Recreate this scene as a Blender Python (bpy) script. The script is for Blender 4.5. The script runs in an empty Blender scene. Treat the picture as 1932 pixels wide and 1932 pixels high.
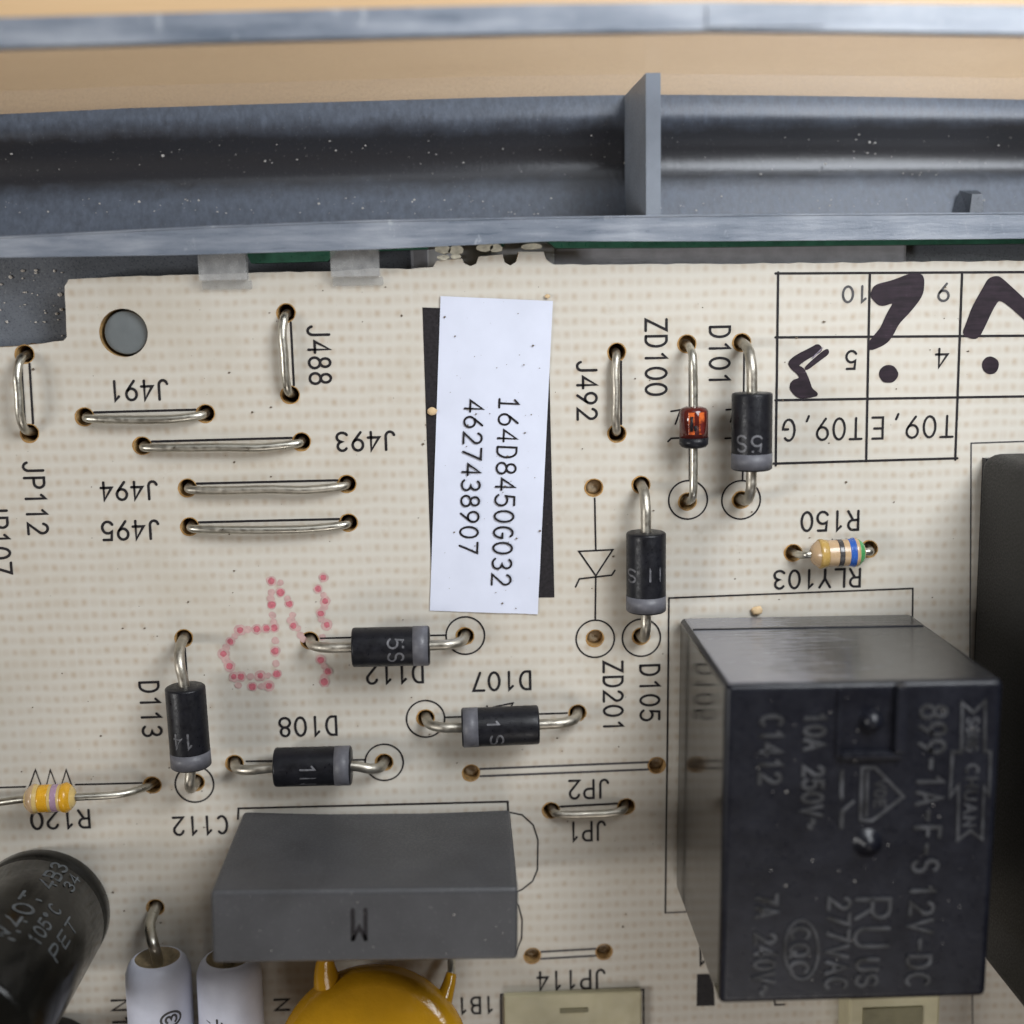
import bpy, bmesh, math, random
from mathutils import Vector, Matrix
random.seed(7)
S = 0.001                                   # everything is measured in millimetres, built in metres
sc = bpy.context.scene
COL = sc.collection

# ------------------------------------------------------------------ camera
FPX, RX, RY, RZ, HC = 2476.92, -0.167039, -0.0421647, -0.0260768, 82.064
ROT = (Matrix.Rotation(RZ, 3, 'Z') @ Matrix.Rotation(RX, 3, 'X') @ Matrix.Rotation(RY, 3, 'Y'))
cam_data = bpy.data.cameras.new('camera')
cam = bpy.data.objects.new('camera', cam_data); COL.objects.link(cam)
cam.matrix_world = Matrix.Translation((0, 0, HC * S)) @ ROT.to_4x4()
cam_data.sensor_width = 36; cam_data.lens = FPX / 1932 * 36
cam_data.clip_start = 0.002; cam_data.clip_end = 20
cam_data.dof.use_dof = True
cam_data.dof.focus_distance = 0.0825
cam_data.dof.aperture_fstop = 22
sc.camera = cam

# ------------------------------------------------------------------ light
world = bpy.data.worlds.new('World'); sc.world = world; world.use_nodes = True
bg = world.node_tree.nodes['Background']
bg.inputs[0].default_value = (1.0, 0.80, 0.62, 1); bg.inputs[1].default_value = 0.10
def area(name, loc, target, size, power, color, sy=None):
    d = bpy.data.lights.new(name, 'AREA'); d.energy = power; d.color = color
    d.shape = 'RECTANGLE'; d.size = size; d.size_y = sy or size
    o = bpy.data.objects.new(name, d); COL.objects.link(o)
    o.location = loc
    o.rotation_euler = (Vector(target) - Vector(loc)).to_track_quat('-Z', 'Y').to_euler()
    return o
area('window_light', (0.10, 0.23, 0.235), (0.008, -0.01, 0), 0.44, 0.34, (0.90, 0.95, 1.0), 0.13)
area('left_window', (-0.50, -0.05, 0.37), (0, -0.03, 0), 0.11, 1.75, (1.0, 0.99, 0.97), 0.16)
area('upper_right_fill', (0.050, 0.042, 0.070), (0.016, 0.002, 0), 0.05, 0.128, (0.93, 0.965, 1.0))  # added close fill light that brightens the upper right of the board
area('room_light', (0.07, -0.40, 0.42), (0, -0.035, 0), 0.24, 0.62, (1.0, 0.95, 0.90), 0.14)
sc.view_settings.view_transform = 'Standard'; sc.view_settings.look = 'None'
sc.view_settings.gamma = 1; sc.view_settings.use_curve_mapping = False
sc.view_settings.exposure = -0.20

def at(u, v, z=0.0):
    """point of the place, z millimetres above the board, seen at photo position (u, v)"""
    d = ROT @ Vector((u - 966, 966 - v, -FPX))
    t = (z - HC) / d.z
    return Vector((d.x * t, d.y * t, z))

# ------------------------------------------------------------------ materials
def new_mat(name):
    m = bpy.data.materials.new(name); m.use_nodes = True
    nt = m.node_tree
    return m, nt, nt.nodes['Principled BSDF']
def nd(nt, t, **kw):
    n = nt.nodes.new(t)
    for k, v in kw.items(): setattr(n, k, v)
    return n
def coords(nt, scale=(1000, 1000, 1000)):
    tc = nd(nt, 'ShaderNodeTexCoord'); mp = nd(nt, 'ShaderNodeMapping')
    mp.inputs['Scale'].default_value = scale
    nt.links.new(tc.outputs['Object'], mp.inputs['Vector'])
    return mp.outputs['Vector']
def noise(nt, vec, scale, detail=3, rough=0.55):
    n = nd(nt, 'ShaderNodeTexNoise'); n.inputs['Scale'].default_value = scale
    n.inputs['Detail'].default_value = detail; n.inputs['Roughness'].default_value = rough
    nt.links.new(vec, n.inputs['Vector']); return n.outputs['Fac']
def ramp(nt, fac, stops):
    r = nd(nt, 'ShaderNodeValToRGB'); e = r.color_ramp.elements
    e[0].position, e[0].color = stops[0][0], stops[0][1]
    e[1].position, e[1].color = stops[1][0], stops[1][1]
    for p, c in stops[2:]:
        x = e.new(p); x.color = c
    nt.links.new(fac, r.inputs['Fac']); return r.outputs['Color']
def g(v): return (v, v, v, 1)
def mth(nt, op, a, b=None):
    n = nd(nt, 'ShaderNodeMath', operation=op)
    for i, x in enumerate((a, b)):
        if x is None: continue
        if isinstance(x, (int, float)): n.inputs[i].default_value = x
        else: nt.links.new(x, n.inputs[i])
    return n.outputs[0]
def mixc(nt, fac, a, b, mode='MIX'):
    n = nd(nt, 'ShaderNodeMix', data_type='RGBA', blend_type=mode)
    for i, x in ((0, fac), (6, a), (7, b)):
        if isinstance(x, (int, float)): n.inputs[i].default_value = x
        elif isinstance(x, tuple): n.inputs[i].default_value = x
        else: nt.links.new(x, n.inputs[i])
    return n.outputs[2]
def bump(nt, b, height, strength, dist=0.0001):
    n = nd(nt, 'ShaderNodeBump'); n.inputs['Strength'].default_value = strength
    n.inputs['Distance'].default_value = dist
    nt.links.new(height, n.inputs['Height']); nt.links.new(n.outputs[0], b.inputs['Normal'])

def plain(name, col, rough=0.5, metal=0.0, var=0.12, nscale=1.5, bmp=0.0, spec=0.5, rvar=0.12):
    m, nt, b = new_mat(name)
    v = coords(nt); f = noise(nt, v, nscale, 4)
    lo = tuple(c * (1 - var) for c in col) + (1,); hi = tuple(min(1, c * (1 + var)) for c in col) + (1,)
    nt.links.new(ramp(nt, f, [(0.3, lo), (0.7, hi)]), b.inputs['Base Color'])
    f2 = noise(nt, v, nscale * 3.1, 3)
    nt.links.new(ramp(nt, f2, [(0.3, g(max(0, rough - rvar))), (0.7, g(min(1, rough + rvar)))]), b.inputs['Roughness'])
    b.inputs['Metallic'].default_value = metal
    b.inputs['Specular IOR Level'].default_value = spec
    if bmp: bump(nt, b, noise(nt, v, nscale * 8, 3), bmp)
    return m

def board_material():
    m, nt, b = new_mat('board_laminate')
    v = coords(nt)
    wn = nd(nt, 'ShaderNodeTexNoise'); wn.inputs['Scale'].default_value = 0.35; wn.inputs['Detail'].default_value = 2
    nt.links.new(v, wn.inputs['Vector'])
    wob = nd(nt, 'ShaderNodeVectorMath', operation='SCALE'); wob.inputs['Scale'].default_value = 0.42
    nt.links.new(wn.outputs['Color'], wob.inputs[0])
    ad = nd(nt, 'ShaderNodeVectorMath', operation='ADD'); nt.links.new(v, ad.inputs[0]); nt.links.new(wob.outputs[0], ad.inputs[1])
    sp = nd(nt, 'ShaderNodeSeparateXYZ'); nt.links.new(ad.outputs[0], sp.inputs[0])
    cx = mth(nt, 'MULTIPLY_ADD', mth(nt, 'COSINE', mth(nt, 'MULTIPLY', sp.outputs[0], 2 * math.pi / 0.58)), 0.5)
    cx.node.inputs[2].default_value = 0.5
    cy = mth(nt, 'MULTIPLY_ADD', mth(nt, 'COSINE', mth(nt, 'MULTIPLY', sp.outputs[1], 2 * math.pi / 0.775)), 0.5)
    cy.node.inputs[2].default_value = 0.5
    chk = mth(nt, 'MULTIPLY', mth(nt, 'COSINE', mth(nt, 'MULTIPLY', sp.outputs[0], math.pi / 0.58)), mth(nt, 'COSINE', mth(nt, 'MULTIPLY', sp.outputs[1], math.pi / 0.775)))
    chk = mth(nt, 'MULTIPLY_ADD', chk, 0.33); chk.node.inputs[2].default_value = 0.62
    dots = mth(nt, 'MULTIPLY', mth(nt, 'MULTIPLY', mth(nt, 'POWER', cx, 0.75), mth(nt, 'POWER', cy, 0.85)), chk)
    dots = mth(nt, 'ADD', mth(nt, 'MULTIPLY', dots, 0.74), mth(nt, 'MULTIPLY', cy, 0.26))
    n1 = noise(nt, v, 1.1, 4); n2 = noise(nt, v, 0.09, 2); n3 = noise(nt, v, 4.0, 3)
    amp = mth(nt, 'MULTIPLY', ramp(nt, n1, [(0.25, g(0.6)), (0.7, g(1.15))]), ramp(nt, n2, [(0.3, g(0.75)), (0.7, g(1.15))]))
    f = mth(nt, 'MULTIPLY', dots, amp)
    c = mixc(nt, f, (0.570, 0.543, 0.484, 1), (0.455, 0.380, 0.295, 1))
    c = mixc(nt, mth(nt, 'MULTIPLY', n2, 0.30), c, (0.46, 0.42, 0.36, 1))
    st = ramp(nt, noise(nt, v, 0.55, 5, 0.65), [(0.62, g(0)), (0.80, g(0.35))])
    c = mixc(nt, st, c, (0.38, 0.31, 0.22, 1))
    fib = ramp(nt, noise(nt, coords(nt, (2600, 180, 1000)), 1.0, 4, 0.6), [(0.60, g(0)), (0.78, g(0.22))])
    c = mixc(nt, fib, c, (0.57, 0.56, 0.54, 1))
    yl = ramp(nt, noise(nt, v, 0.13, 4, 0.6), [(0.50, g(0)), (0.75, g(0.5))])
    c = mixc(nt, yl, c, (0.45, 0.40, 0.32, 1))
    nt.links.new(c, b.inputs['Base Color'])
    nt.links.new(ramp(nt, n3, [(0.3, g(0.34)), (0.7, g(0.50))]), b.inputs['Roughness'])
    b.inputs['Specular IOR Level'].default_value = 0.4
    bump(nt, b, mth(nt, 'ADD', f, mth(nt, 'MULTIPLY', n3, 0.4)), 0.10, 0.0001)
    return m

M = {}
M['board'] = board_material()
M['edge'] = plain('board_edge_brown', (0.40, 0.25, 0.10), 0.6, var=0.4, nscale=2.5)
M['green'] = plain('green_solder_mask', (0.035, 0.13, 0.085), 0.35, var=0.25)
M['broken'] = plain('broken_laminate', (0.64, 0.61, 0.50), 0.7, var=0.25, nscale=3, bmp=0.4)
M['ink'] = plain('black_print', (0.018, 0.016, 0.018), 0.55, var=0.4, nscale=5, spec=0.2)
M['thinink'] = plain('worn_black_print', (0.055, 0.052, 0.055), 0.5, var=0.4, nscale=5)
def marker_material():
    m, nt, b = new_mat('purple_black_marker')
    mp = nd(nt, 'ShaderNodeMapping'); tc = nd(nt, 'ShaderNodeTexCoord'); nt.links.new(tc.outputs['Object'], mp.inputs['Vector'])
    mp.inputs['Rotation'].default_value = (0, 0, math.radians(-48)); mp.inputs['Scale'].default_value = (350, 3600, 1000)
    st = noise(nt, mp.outputs['Vector'], 1.2, 4, 0.6); n = noise(nt, coords(nt), 1.2, 3)
    f = mth(nt, 'ADD', mth(nt, 'MULTIPLY', st, 0.6), mth(nt, 'MULTIPLY', n, 0.4))
    nt.links.new(ramp(nt, f, [(0.40, (0.012, 0.007, 0.011, 1)), (0.60, (0.026, 0.015, 0.023, 1)), (0.76, (0.12, 0.09, 0.12, 1))]), b.inputs['Base Color'])
    b.inputs['Roughness'].default_value = 0.5; b.inputs['Specular IOR Level'].default_value = 0.25
    return m
M['marker'] = marker_material()
M['markerfaint'] = plain('thin_marker_ink', (0.20, 0.17, 0.22), 0.5, var=0.4, nscale=4)
M['red'] = plain('red_stamp_ink', (0.46, 0.13, 0.16), 0.5, var=0.25, nscale=5)
M['redfaint'] = plain('faint_red_ink', (0.49, 0.33, 0.31), 0.5, var=0.14, nscale=3)
M['burn'] = plain('flux_stain', (0.36, 0.20, 0.06), 0.45, var=0.35, nscale=3)
M['flux'] = plain('dark_flux', (0.07, 0.04, 0.018), 0.3, var=0.5, nscale=4)
M['solderbrown'] = plain('flux_coated_solder', (0.42, 0.35, 0.25), 0.35, var=0.4, nscale=3)
M['tin'] = plain('tinned_wire', (0.49, 0.47, 0.41), 0.38, metal=1.0, var=0.22, nscale=0.9, bmp=0.07)
M['midflux'] = plain('brown_flux', (0.20, 0.135, 0.06), 0.35, var=0.5, nscale=4)
M['dulltin'] = plain('dull_tinned_wire', (0.46, 0.43, 0.37), 0.46, metal=1.0, var=0.25, nscale=1.0, bmp=0.10)
M['epoxy'] = plain('black_epoxy', (0.009, 0.0092, 0.012), 0.38, var=0.35, nscale=1.4, bmp=0.12, spec=0.25)
M['band'] = plain('grey_cathode_band', (0.105, 0.105, 0.12), 0.5, var=0.15, nscale=2)
M['bandmark'] = plain('grey_marking', (0.10, 0.10, 0.11), 0.5, var=0.5, nscale=4)
M['label'] = plain('label_paper', (0.60, 0.63, 0.74), 0.5, var=0.035, nscale=0.4, bmp=0.04)
M['labeledge'] = plain('label_edge', (0.62, 0.63, 0.68), 0.6)
M['relay'] = None
M['capgrey'] = None
M['tubewhite'] = plain('white_coating', (0.60, 0.62, 0.72), 0.45, var=0.06, nscale=0.7, bmp=0.08)
M['tubeend'] = plain('brown_resin_end', (0.22, 0.17, 0.10), 0.5, var=0.4, nscale=2)
M['yellow'] = plain('yellow_epoxy', (0.46, 0.235, 0.008), 0.16, var=0.12, nscale=0.35, bmp=0.25, rvar=0.05)
M['nylon'] = plain('cream_nylon', (0.44, 0.40, 0.26), 0.45, var=0.08, nscale=0.5)
M['nylondark'] = plain('olive_nylon_recess', (0.16, 0.145, 0.08), 0.5, var=0.1)
M['sleeve'] = plain('black_pvc_sleeve', (0.006, 0.0058, 0.005), 0.20, var=0.3, nscale=0.5, bmp=0.06, spec=0.18, rvar=0.06)
M['sleevemark'] = plain('pale_sleeve_print', (0.07, 0.08, 0.088), 0.5, var=0.4, nscale=3)
M['aluminium'] = plain('capacitor_top', (0.62, 0.52, 0.49), 0.35, metal=0.6, var=0.05)
M['restan'] = plain('tan_resistor_paint', (0.45, 0.31, 0.18), 0.22, var=0.08, nscale=1)
M['resyellow'] = plain('ochre_resistor_paint', (0.58, 0.42, 0.16), 0.22, var=0.15, nscale=1)
for nme, c in (('gold', (0.42, 0.27, 0.08)), ('dark', (0.05, 0.045, 0.045)), ('blue', (0.03, 0.10, 0.38)),
               ('grn', (0.07, 0.30, 0.10)), ('yband', (0.64, 0.33, 0.02)), ('violet', (0.36, 0.24, 0.33))):
    M[nme] = plain('band_' + nme, c, 0.25, var=0.12)
M['dust'] = plain('pale_dust', (0.55, 0.52, 0.48), 0.7)
M['darkspeck'] = plain('dark_speck', (0.13, 0.10, 0.07), 0.8)
M['crumb'] = plain('beige_crumb', (0.62, 0.45, 0.26), 0.7, bmp=0.4)
M['ledge'] = plain('pale_grey_plastic', (0.42, 0.42, 0.46), 0.4, var=0.15, nscale=1)
M['post'] = plain('grey_plastic_post', (0.135, 0.15, 0.155), 0.4, var=0.1, nscale=0.7)

def relay_material():
    m, nt, b = new_mat('black_relay_plastic')
    v = coords(nt)
    n1 = noise(nt, v, 0.5, 5, 0.65); n2 = noise(nt, v, 3.5, 4)
    nt.links.new(ramp(nt, n1, [(0.35, (0.004, 0.0045, 0.008, 1)), (0.75, (0.013, 0.014, 0.020, 1))]), b.inputs['Base Color'])
    nt.links.new(ramp(nt, n2, [(0.3, g(0.26)), (0.7, g(0.42))]), b.inputs['Roughness'])
    b.inputs['Specular IOR Level'].default_value = 0.3
    bump(nt, b, n2, 0.10)
    return m
def relay_side_material():
    m, nt, b = new_mat('glossy_relay_side')
    v = coords(nt)
    n2 = noise(nt, v, 0.6, 4)
    b.inputs['Base Color'].default_value = (0.014, 0.0135, 0.013, 1)
    nt.links.new(ramp(nt, n2, [(0.3, g(0.10)), (0.7, g(0.17))]), b.inputs['Roughness'])
    b.inputs['Specular IOR Level'].default_value = 0.5
    return m
def scuffed_glare_material():
    m, nt, b = new_mat('scuffed_glare_relay_side')
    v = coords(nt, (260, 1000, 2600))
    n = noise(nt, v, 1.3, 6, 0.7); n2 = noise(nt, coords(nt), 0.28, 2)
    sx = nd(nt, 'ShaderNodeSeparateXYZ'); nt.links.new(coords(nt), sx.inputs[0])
    wear_glare = mth(nt, 'ADD', mth(nt, 'MULTIPLY', sx.outputs[0], -0.055), mth(nt, 'ADD', mth(nt, 'MULTIPLY', n, 1.1), mth(nt, 'MULTIPLY', n2, 0.5)))  # scuff streaks plus reflected glare painted in, fading out towards the right
    nt.links.new(mixc(nt, ramp(nt, wear_glare, [(0.75, g(0)), (1.45, g(0.8))]), (0.024, 0.024, 0.026, 1), (0.24, 0.24, 0.27, 1)), b.inputs['Base Color'])
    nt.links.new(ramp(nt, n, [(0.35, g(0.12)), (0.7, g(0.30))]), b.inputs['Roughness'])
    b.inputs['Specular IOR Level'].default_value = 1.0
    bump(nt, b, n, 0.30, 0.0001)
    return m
def dusty(name, base, dust, rough, amt=0.62, spec=0.5, bmp=0.12):
    m, nt, b = new_mat(name)
    v = coords(nt)
    n1 = noise(nt, v, 0.35, 4); n2 = noise(nt, v, 7.0, 3, 0.7)
    c = ramp(nt, n1, [(0.3, tuple(x * 0.85 for x in base) + (1,)), (0.7, tuple(x * 1.15 for x in base) + (1,))])
    d = ramp(nt, n2, [(amt, g(0)), (amt + 0.12, g(0.6))])
    nt.links.new(mixc(nt, d, c, dust + (1,)), b.inputs['Base Color'])
    nt.links.new(ramp(nt, n2, [(0.35, g(rough)), (amt + 0.1, g(min(1, rough + 0.3)))]), b.inputs['Roughness'])
    b.inputs['Specular IOR Level'].default_value = spec
    bump(nt, b, n2, bmp)
    return m
M['relay'] = relay_material()
M['relayside'] = relay_side_material()
M['scuffed_glare'] = scuffed_glare_material()
M['emboss'] = plain('worn_raised_marking', (0.032, 0.033, 0.037), 0.5, var=0.9, nscale=0.8)
M['capgrey'] = dusty('grey_box_capacitor', (0.050, 0.051, 0.056), (0.22, 0.215, 0.21), 0.34, 0.61)
M['tray'] = dusty('smoky_tray_plastic', (0.125, 0.14, 0.165), (0.24, 0.26, 0.28), 0.22, 0.60, 0.8, 0.08)
def rim_material():
    m, nt, b = new_mat('frosted_tray_plastic')
    v = coords(nt, (160, 1400, 1400)); v2 = coords(nt)
    st = noise(nt, v, 1.4, 5, 0.65); bl = noise(nt, v2, 0.16, 3); fi = noise(nt, v2, 6.0, 3, 0.7); sc_ = noise(nt, coords(nt, (900, 420, 900)), 1.1, 5, 0.7)
    f = mth(nt, 'ADD', mth(nt, 'MULTIPLY', st, 0.5), mth(nt, 'MULTIPLY', bl, 0.5))
    c = ramp(nt, f, [(0.34, (0.11, 0.135, 0.175, 1)), (0.50, (0.19, 0.215, 0.26, 1)), (0.68, (0.33, 0.355, 0.40, 1))])
    c = mixc(nt, ramp(nt, sc_, [(0.62, g(0)), (0.74, g(0.55))]), c, (0.62, 0.65, 0.68, 1))
    c = mixc(nt, ramp(nt, fi, [(0.66, g(0)), (0.78, g(0.5))]), c, (0.58, 0.58, 0.58, 1))
    nt.links.new(c, b.inputs['Base Color'])
    nt.links.new(ramp(nt, st, [(0.3, g(0.22)), (0.7, g(0.48))]), b.inputs['Roughness'])
    bump(nt, b, mth(nt, 'ADD', st, mth(nt, 'MULTIPLY', fi, 0.3)), 0.35)
    return m
M['rim'] = rim_material()
def trough_material():
    m, nt, b = new_mat('dusty_sheen_trough_plastic')
    v = coords(nt); sp = nd(nt, 'ShaderNodeSeparateXYZ'); nt.links.new(v, sp.inputs[0])
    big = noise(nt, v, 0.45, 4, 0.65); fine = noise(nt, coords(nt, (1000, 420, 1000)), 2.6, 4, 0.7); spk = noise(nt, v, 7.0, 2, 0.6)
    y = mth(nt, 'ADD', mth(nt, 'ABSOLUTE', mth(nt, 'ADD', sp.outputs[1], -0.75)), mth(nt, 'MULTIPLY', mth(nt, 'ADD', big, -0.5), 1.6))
    band = ramp(nt, mth(nt, 'MULTIPLY', y, 0.25), [(0.33, g(0)), (0.66, g(1))])       # paler edge bands: some dust, plus window reflections put into the colour
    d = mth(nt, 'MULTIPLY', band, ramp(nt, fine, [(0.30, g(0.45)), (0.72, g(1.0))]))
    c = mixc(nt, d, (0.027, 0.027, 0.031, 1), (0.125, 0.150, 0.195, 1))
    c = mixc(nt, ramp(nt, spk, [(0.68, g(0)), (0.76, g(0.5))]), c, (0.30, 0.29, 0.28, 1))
    nt.links.new(c, b.inputs['Base Color'])
    nt.links.new(ramp(nt, d, [(0.0, g(0.30)), (1.0, g(0.45))]), b.inputs['Roughness'])
    b.inputs['Specular IOR Level'].default_value = 0.8
    bump(nt, b, fine, 0.18)
    return m
M['trough'] = trough_material()
M['rib'] = dusty('tray_rib_plastic', (0.19, 0.215, 0.255), (0.35, 0.37, 0.40), 0.35, 0.66, 0.5, 0.1)

def clear_wall():
    m = bpy.data.materials.new('clear_smoky_plastic'); m.use_nodes = True
    nt = m.node_tree; nt.nodes.clear()
    out = nd(nt, 'ShaderNodeOutputMaterial'); mx = nd(nt, 'ShaderNodeMixShader')
    tr = nd(nt, 'ShaderNodeBsdfTransparent'); tr.inputs[0].default_value = (0.87, 0.88, 0.90, 1)
    pr = nd(nt, 'ShaderNodeBsdfPrincipled'); pr.inputs['Base Color'].default_value = (0.34, 0.345, 0.36, 1); pr.inputs['Roughness'].default_value = 0.2
    v = coords(nt); n = noise(nt, v, 5, 3)
    mx.inputs[0].default_value = 0.10
    nt.links.new(ramp(nt, n, [(0.4, g(0.10)), (0.75, g(0.18))]), mx.inputs[0])
    nt.links.new(tr.outputs[0], mx.inputs[1]); nt.links.new(pr.outputs[0], mx.inputs[2]); nt.links.new(mx.outputs[0], out.inputs[0])
    return m
def milky():
    m = bpy.data.materials.new('milky_clip_plastic'); m.use_nodes = True
    nt = m.node_tree; nt.nodes.clear()
    out = nd(nt, 'ShaderNodeOutputMaterial'); mx = nd(nt, 'ShaderNodeMixShader')
    tr = nd(nt, 'ShaderNodeBsdfTransparent'); tr.inputs[0].default_value = (0.90, 0.91, 0.93, 1)
    pr = nd(nt, 'ShaderNodeBsdfPrincipled'); pr.inputs['Base Color'].default_value = (0.58, 0.58, 0.57, 1); pr.inputs['Roughness'].default_value = 0.3
    v = coords(nt); n = noise(nt, v, 1.5, 3)
    nt.links.new(ramp(nt, n, [(0.3, g(0.20)), (0.75, g(0.42))]), mx.inputs[0])
    nt.links.new(tr.outputs[0], mx.inputs[1]); nt.links.new(pr.outputs[0], mx.inputs[2]); nt.links.new(mx.outputs[0], out.inputs[0])
    return m
def lip_plastic():
    m = milky(); m.name = 'cream_clip_lip'; nt = m.node_tree
    for n in nt.nodes:
        if n.type == 'VALTORGB': n.color_ramp.elements[0].color = g(0.10); n.color_ramp.elements[1].color = g(0.28)
        if n.type == 'BSDF_PRINCIPLED': n.inputs['Base Color'].default_value = (0.62, 0.60, 0.54, 1)
    return m
def red_glass():
    m, nt, b = new_mat('red_diode_glass')
    b.inputs['Base Color'].default_value = (0.62, 0.12, 0.03, 1); b.inputs['Roughness'].default_value = 0.08
    v = coords(nt); n = noise(nt, v, 1.6, 2)
    nt.links.new(ramp(nt, n, [(0.42, (0.10, 0.012, 0.01, 1)), (0.58, (0.62, 0.13, 0.03, 1))]), b.inputs['Base Color'])
    b.inputs['Coat Weight'].default_value = 0.6
    return m
def wood():
    m, nt, b = new_mat('tan_table')
    v = coords(nt, (14, 160, 160)); n = noise(nt, v, 1.2, 5, 0.6)
    nt.links.new(ramp(nt, n, [(0.3, (0.60, 0.40, 0.215, 1)), (0.7, (0.70, 0.485, 0.275, 1))]), b.inputs['Base Color'])
    b.inputs['Roughness'].default_value = 0.5
    return m
M['clear'] = clear_wall(); M['milky'] = milky(); M['lip'] = lip_plastic(); M['redglass'] = red_glass(); M['table'] = wood()

# ------------------------------------------------------------------ mesh helpers (millimetres)
class MB:
    def __init__(s): s.v = []; s.f = []; s.m = []; s.smooth = []
    def add(s, verts, faces, mi=0, smooth=False):
        o = len(s.v); s.v += [Vector(p) for p in verts]
        for f in faces: s.f.append([i + o for i in f]); s.m.append(mi); s.smooth.append(smooth)
        return s
    def bm(s, bm, mi=0, smooth=False, mat=None):
        bm.verts.ensure_lookup_table(); bm.verts.index_update()
        vs = [(mat @ v.co) if mat else v.co.copy() for v in bm.verts]
        s.add(vs, [[v.index for v in f.verts] for f in bm.faces], mi, smooth); bm.free(); return s

def thing(name, label, cat, loc, group=None):
    o = bpy.data.objects.new(name, None); COL.objects.link(o)
    o.empty_display_size = 0.002
    o.location = Vector(loc) * S
    o['label'] = label; o['category'] = cat; o['mm'] = tuple(loc)
    if group: o['group'] = group
    return o
def origin_of(o):
    while o.parent: o = o.parent
    return Vector(o['mm'])
def part(name, mb, mats, parent, label=None, kind=None):
    if not isinstance(mats, (list, tuple)): mats = [mats]
    og = origin_of(parent) if parent else Vector((0, 0, 0))
    me = bpy.data.meshes.new(name)
    me.from_pydata([((v - og) * S)[:] for v in mb.v], [], mb.f)
    for m in mats: me.materials.append(m)
    me.polygons.foreach_set('material_index', mb.m); me.polygons.foreach_set('use_smooth', mb.smooth)
    me.update()
    o = bpy.data.objects.new(name, me); COL.objects.link(o)
    if parent: o.parent = parent
    if label: o['label'] = label
    if kind: o['kind'] = kind
    return o
def single(name, mb, mats, label, cat, kind=None, group=None, org=(0, 0, 0)):
    og = Vector(org)
    for i in range(len(mb.v)): mb.v[i] = mb.v[i] - og
    o = part(name, mb, mats, None); o.location = og * S; o['mm'] = tuple(og)
    if label: o['label'] = label
    if cat: o['category'] = cat
    if kind: o['kind'] = kind
    if group: o['group'] = group
    return o

def smooth_path(pts, n=8):
    pts = [Vector(p) for p in pts]
    P = [2 * pts[0] - pts[1]] + pts + [2 * pts[-1] - pts[-2]]
    out = []
    for i in range(1, len(P) - 2):
        p0, p1, p2, p3 = P[i - 1:i + 3]
        for k in range(n):
            t = k / n
            out.append(0.5 * ((2 * p1) + (p2 - p0) * t + (2 * p0 - 5 * p1 + 4 * p2 - p3) * t * t + (3 * p1 - p0 - 3 * p2 + p3) * t ** 3))
    out.append(pts[-1]); return out
def tube(mb, path, r, seg=12, mi=0, caps=True):
    rs = r if isinstance(r, (list, tuple)) else [r] * len(path)
    t0 = (path[1] - path[0]).normalized()
    n = t0.orthogonal().normalized(); vs = []
    for i, p in enumerate(path):
        t = (path[min(i + 1, len(path) - 1)] - path[max(i - 1, 0)]).normalized()
        n = (n - t * n.dot(t)).normalized(); bn = t.cross(n)
        for k in range(seg):
            a = 2 * math.pi * k / seg
            vs.append(p + (n * math.cos(a) + bn * math.sin(a)) * rs[i])
    fs = [[i * seg + k, i * seg + (k + 1) % seg, (i + 1) * seg + (k + 1) % seg, (i + 1) * seg + k] for i in range(len(path) - 1) for k in range(seg)]
    if caps: fs += [list(range(seg))[::-1], [(len(path) - 1) * seg + k for k in range(seg)]]
    mb.add(vs, fs, mi, True); return mb
def lathe(mb, a, axis, prof, seg=28, mis=None, up=None):
    """prof: list of (distance along axis, radius)"""
    a = Vector(a); ax = Vector(axis).normalized()
    n = (Vector(up) - ax * Vector(up).dot(ax)).normalized() if up else ax.orthogonal().normalized()
    b = ax.cross(n); o = len(mb.v)
    vs = [a + ax * d + (n * math.cos(2 * math.pi * k / seg) + b * math.sin(2 * math.pi * k / seg)) * r for d, r in prof for k in range(seg)]
    mb.v += vs
    for i in range(len(prof) - 1):
        for k in range(seg):
            mb.f.append([o + i * seg + k, o + i * seg + (k + 1) % seg, o + (i + 1) * seg + (k + 1) % seg, o + (i + 1) * seg + k])
            mb.m.append(mis[i] if mis else 0); mb.smooth.append(True)
    for i in (0, len(prof) - 1):
        if prof[i][1] > 1e-6:
            mb.f.append([o + i * seg + k for k in range(seg)]); mb.m.append(mis[min(i, len(prof) - 2)] if mis else 0); mb.smooth.append(False)
    return mb
def box(mb, x0, x1, y0, y1, z0, z1, bev=0.0, mi=0, seg=2, mat=None, taper=1.0):
    bm = bmesh.new(); bmesh.ops.create_cube(bm, size=1)
    for v in bm.verts:
        k = taper if v.co.z > 0 else 1.0
        v.co = Vector(((x0 + x1) / 2 + v.co.x * (x1 - x0) * k, (y0 + y1) / 2 + v.co.y * (y1 - y0) * k, z0 if v.co.z < 0 else z1))
    if bev: bmesh.ops.bevel(bm, geom=bm.edges[:], offset=bev, segments=seg, affect='EDGES', profile=0.6)
    return mb.bm(bm, mi, False, mat)
def prism(mb, poly, z0, z1, mi=0, mside=None):
    """poly: list of (x, y) in order; flat prism (convex or simple)"""
    n = len(poly)
    vs = [Vector((p[0], p[1], z1)) for p in poly] + [Vector((p[0], p[1], z0)) for p in poly]
    mb.add(vs, [list(range(n)), list(range(2 * n - 1, n - 1, -1))], mi)
    mb.add(vs, [[i, i + n, (i + 1) % n + n, (i + 1) % n] for i in range(n)], mi if mside is None else mside)
    return mb
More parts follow.
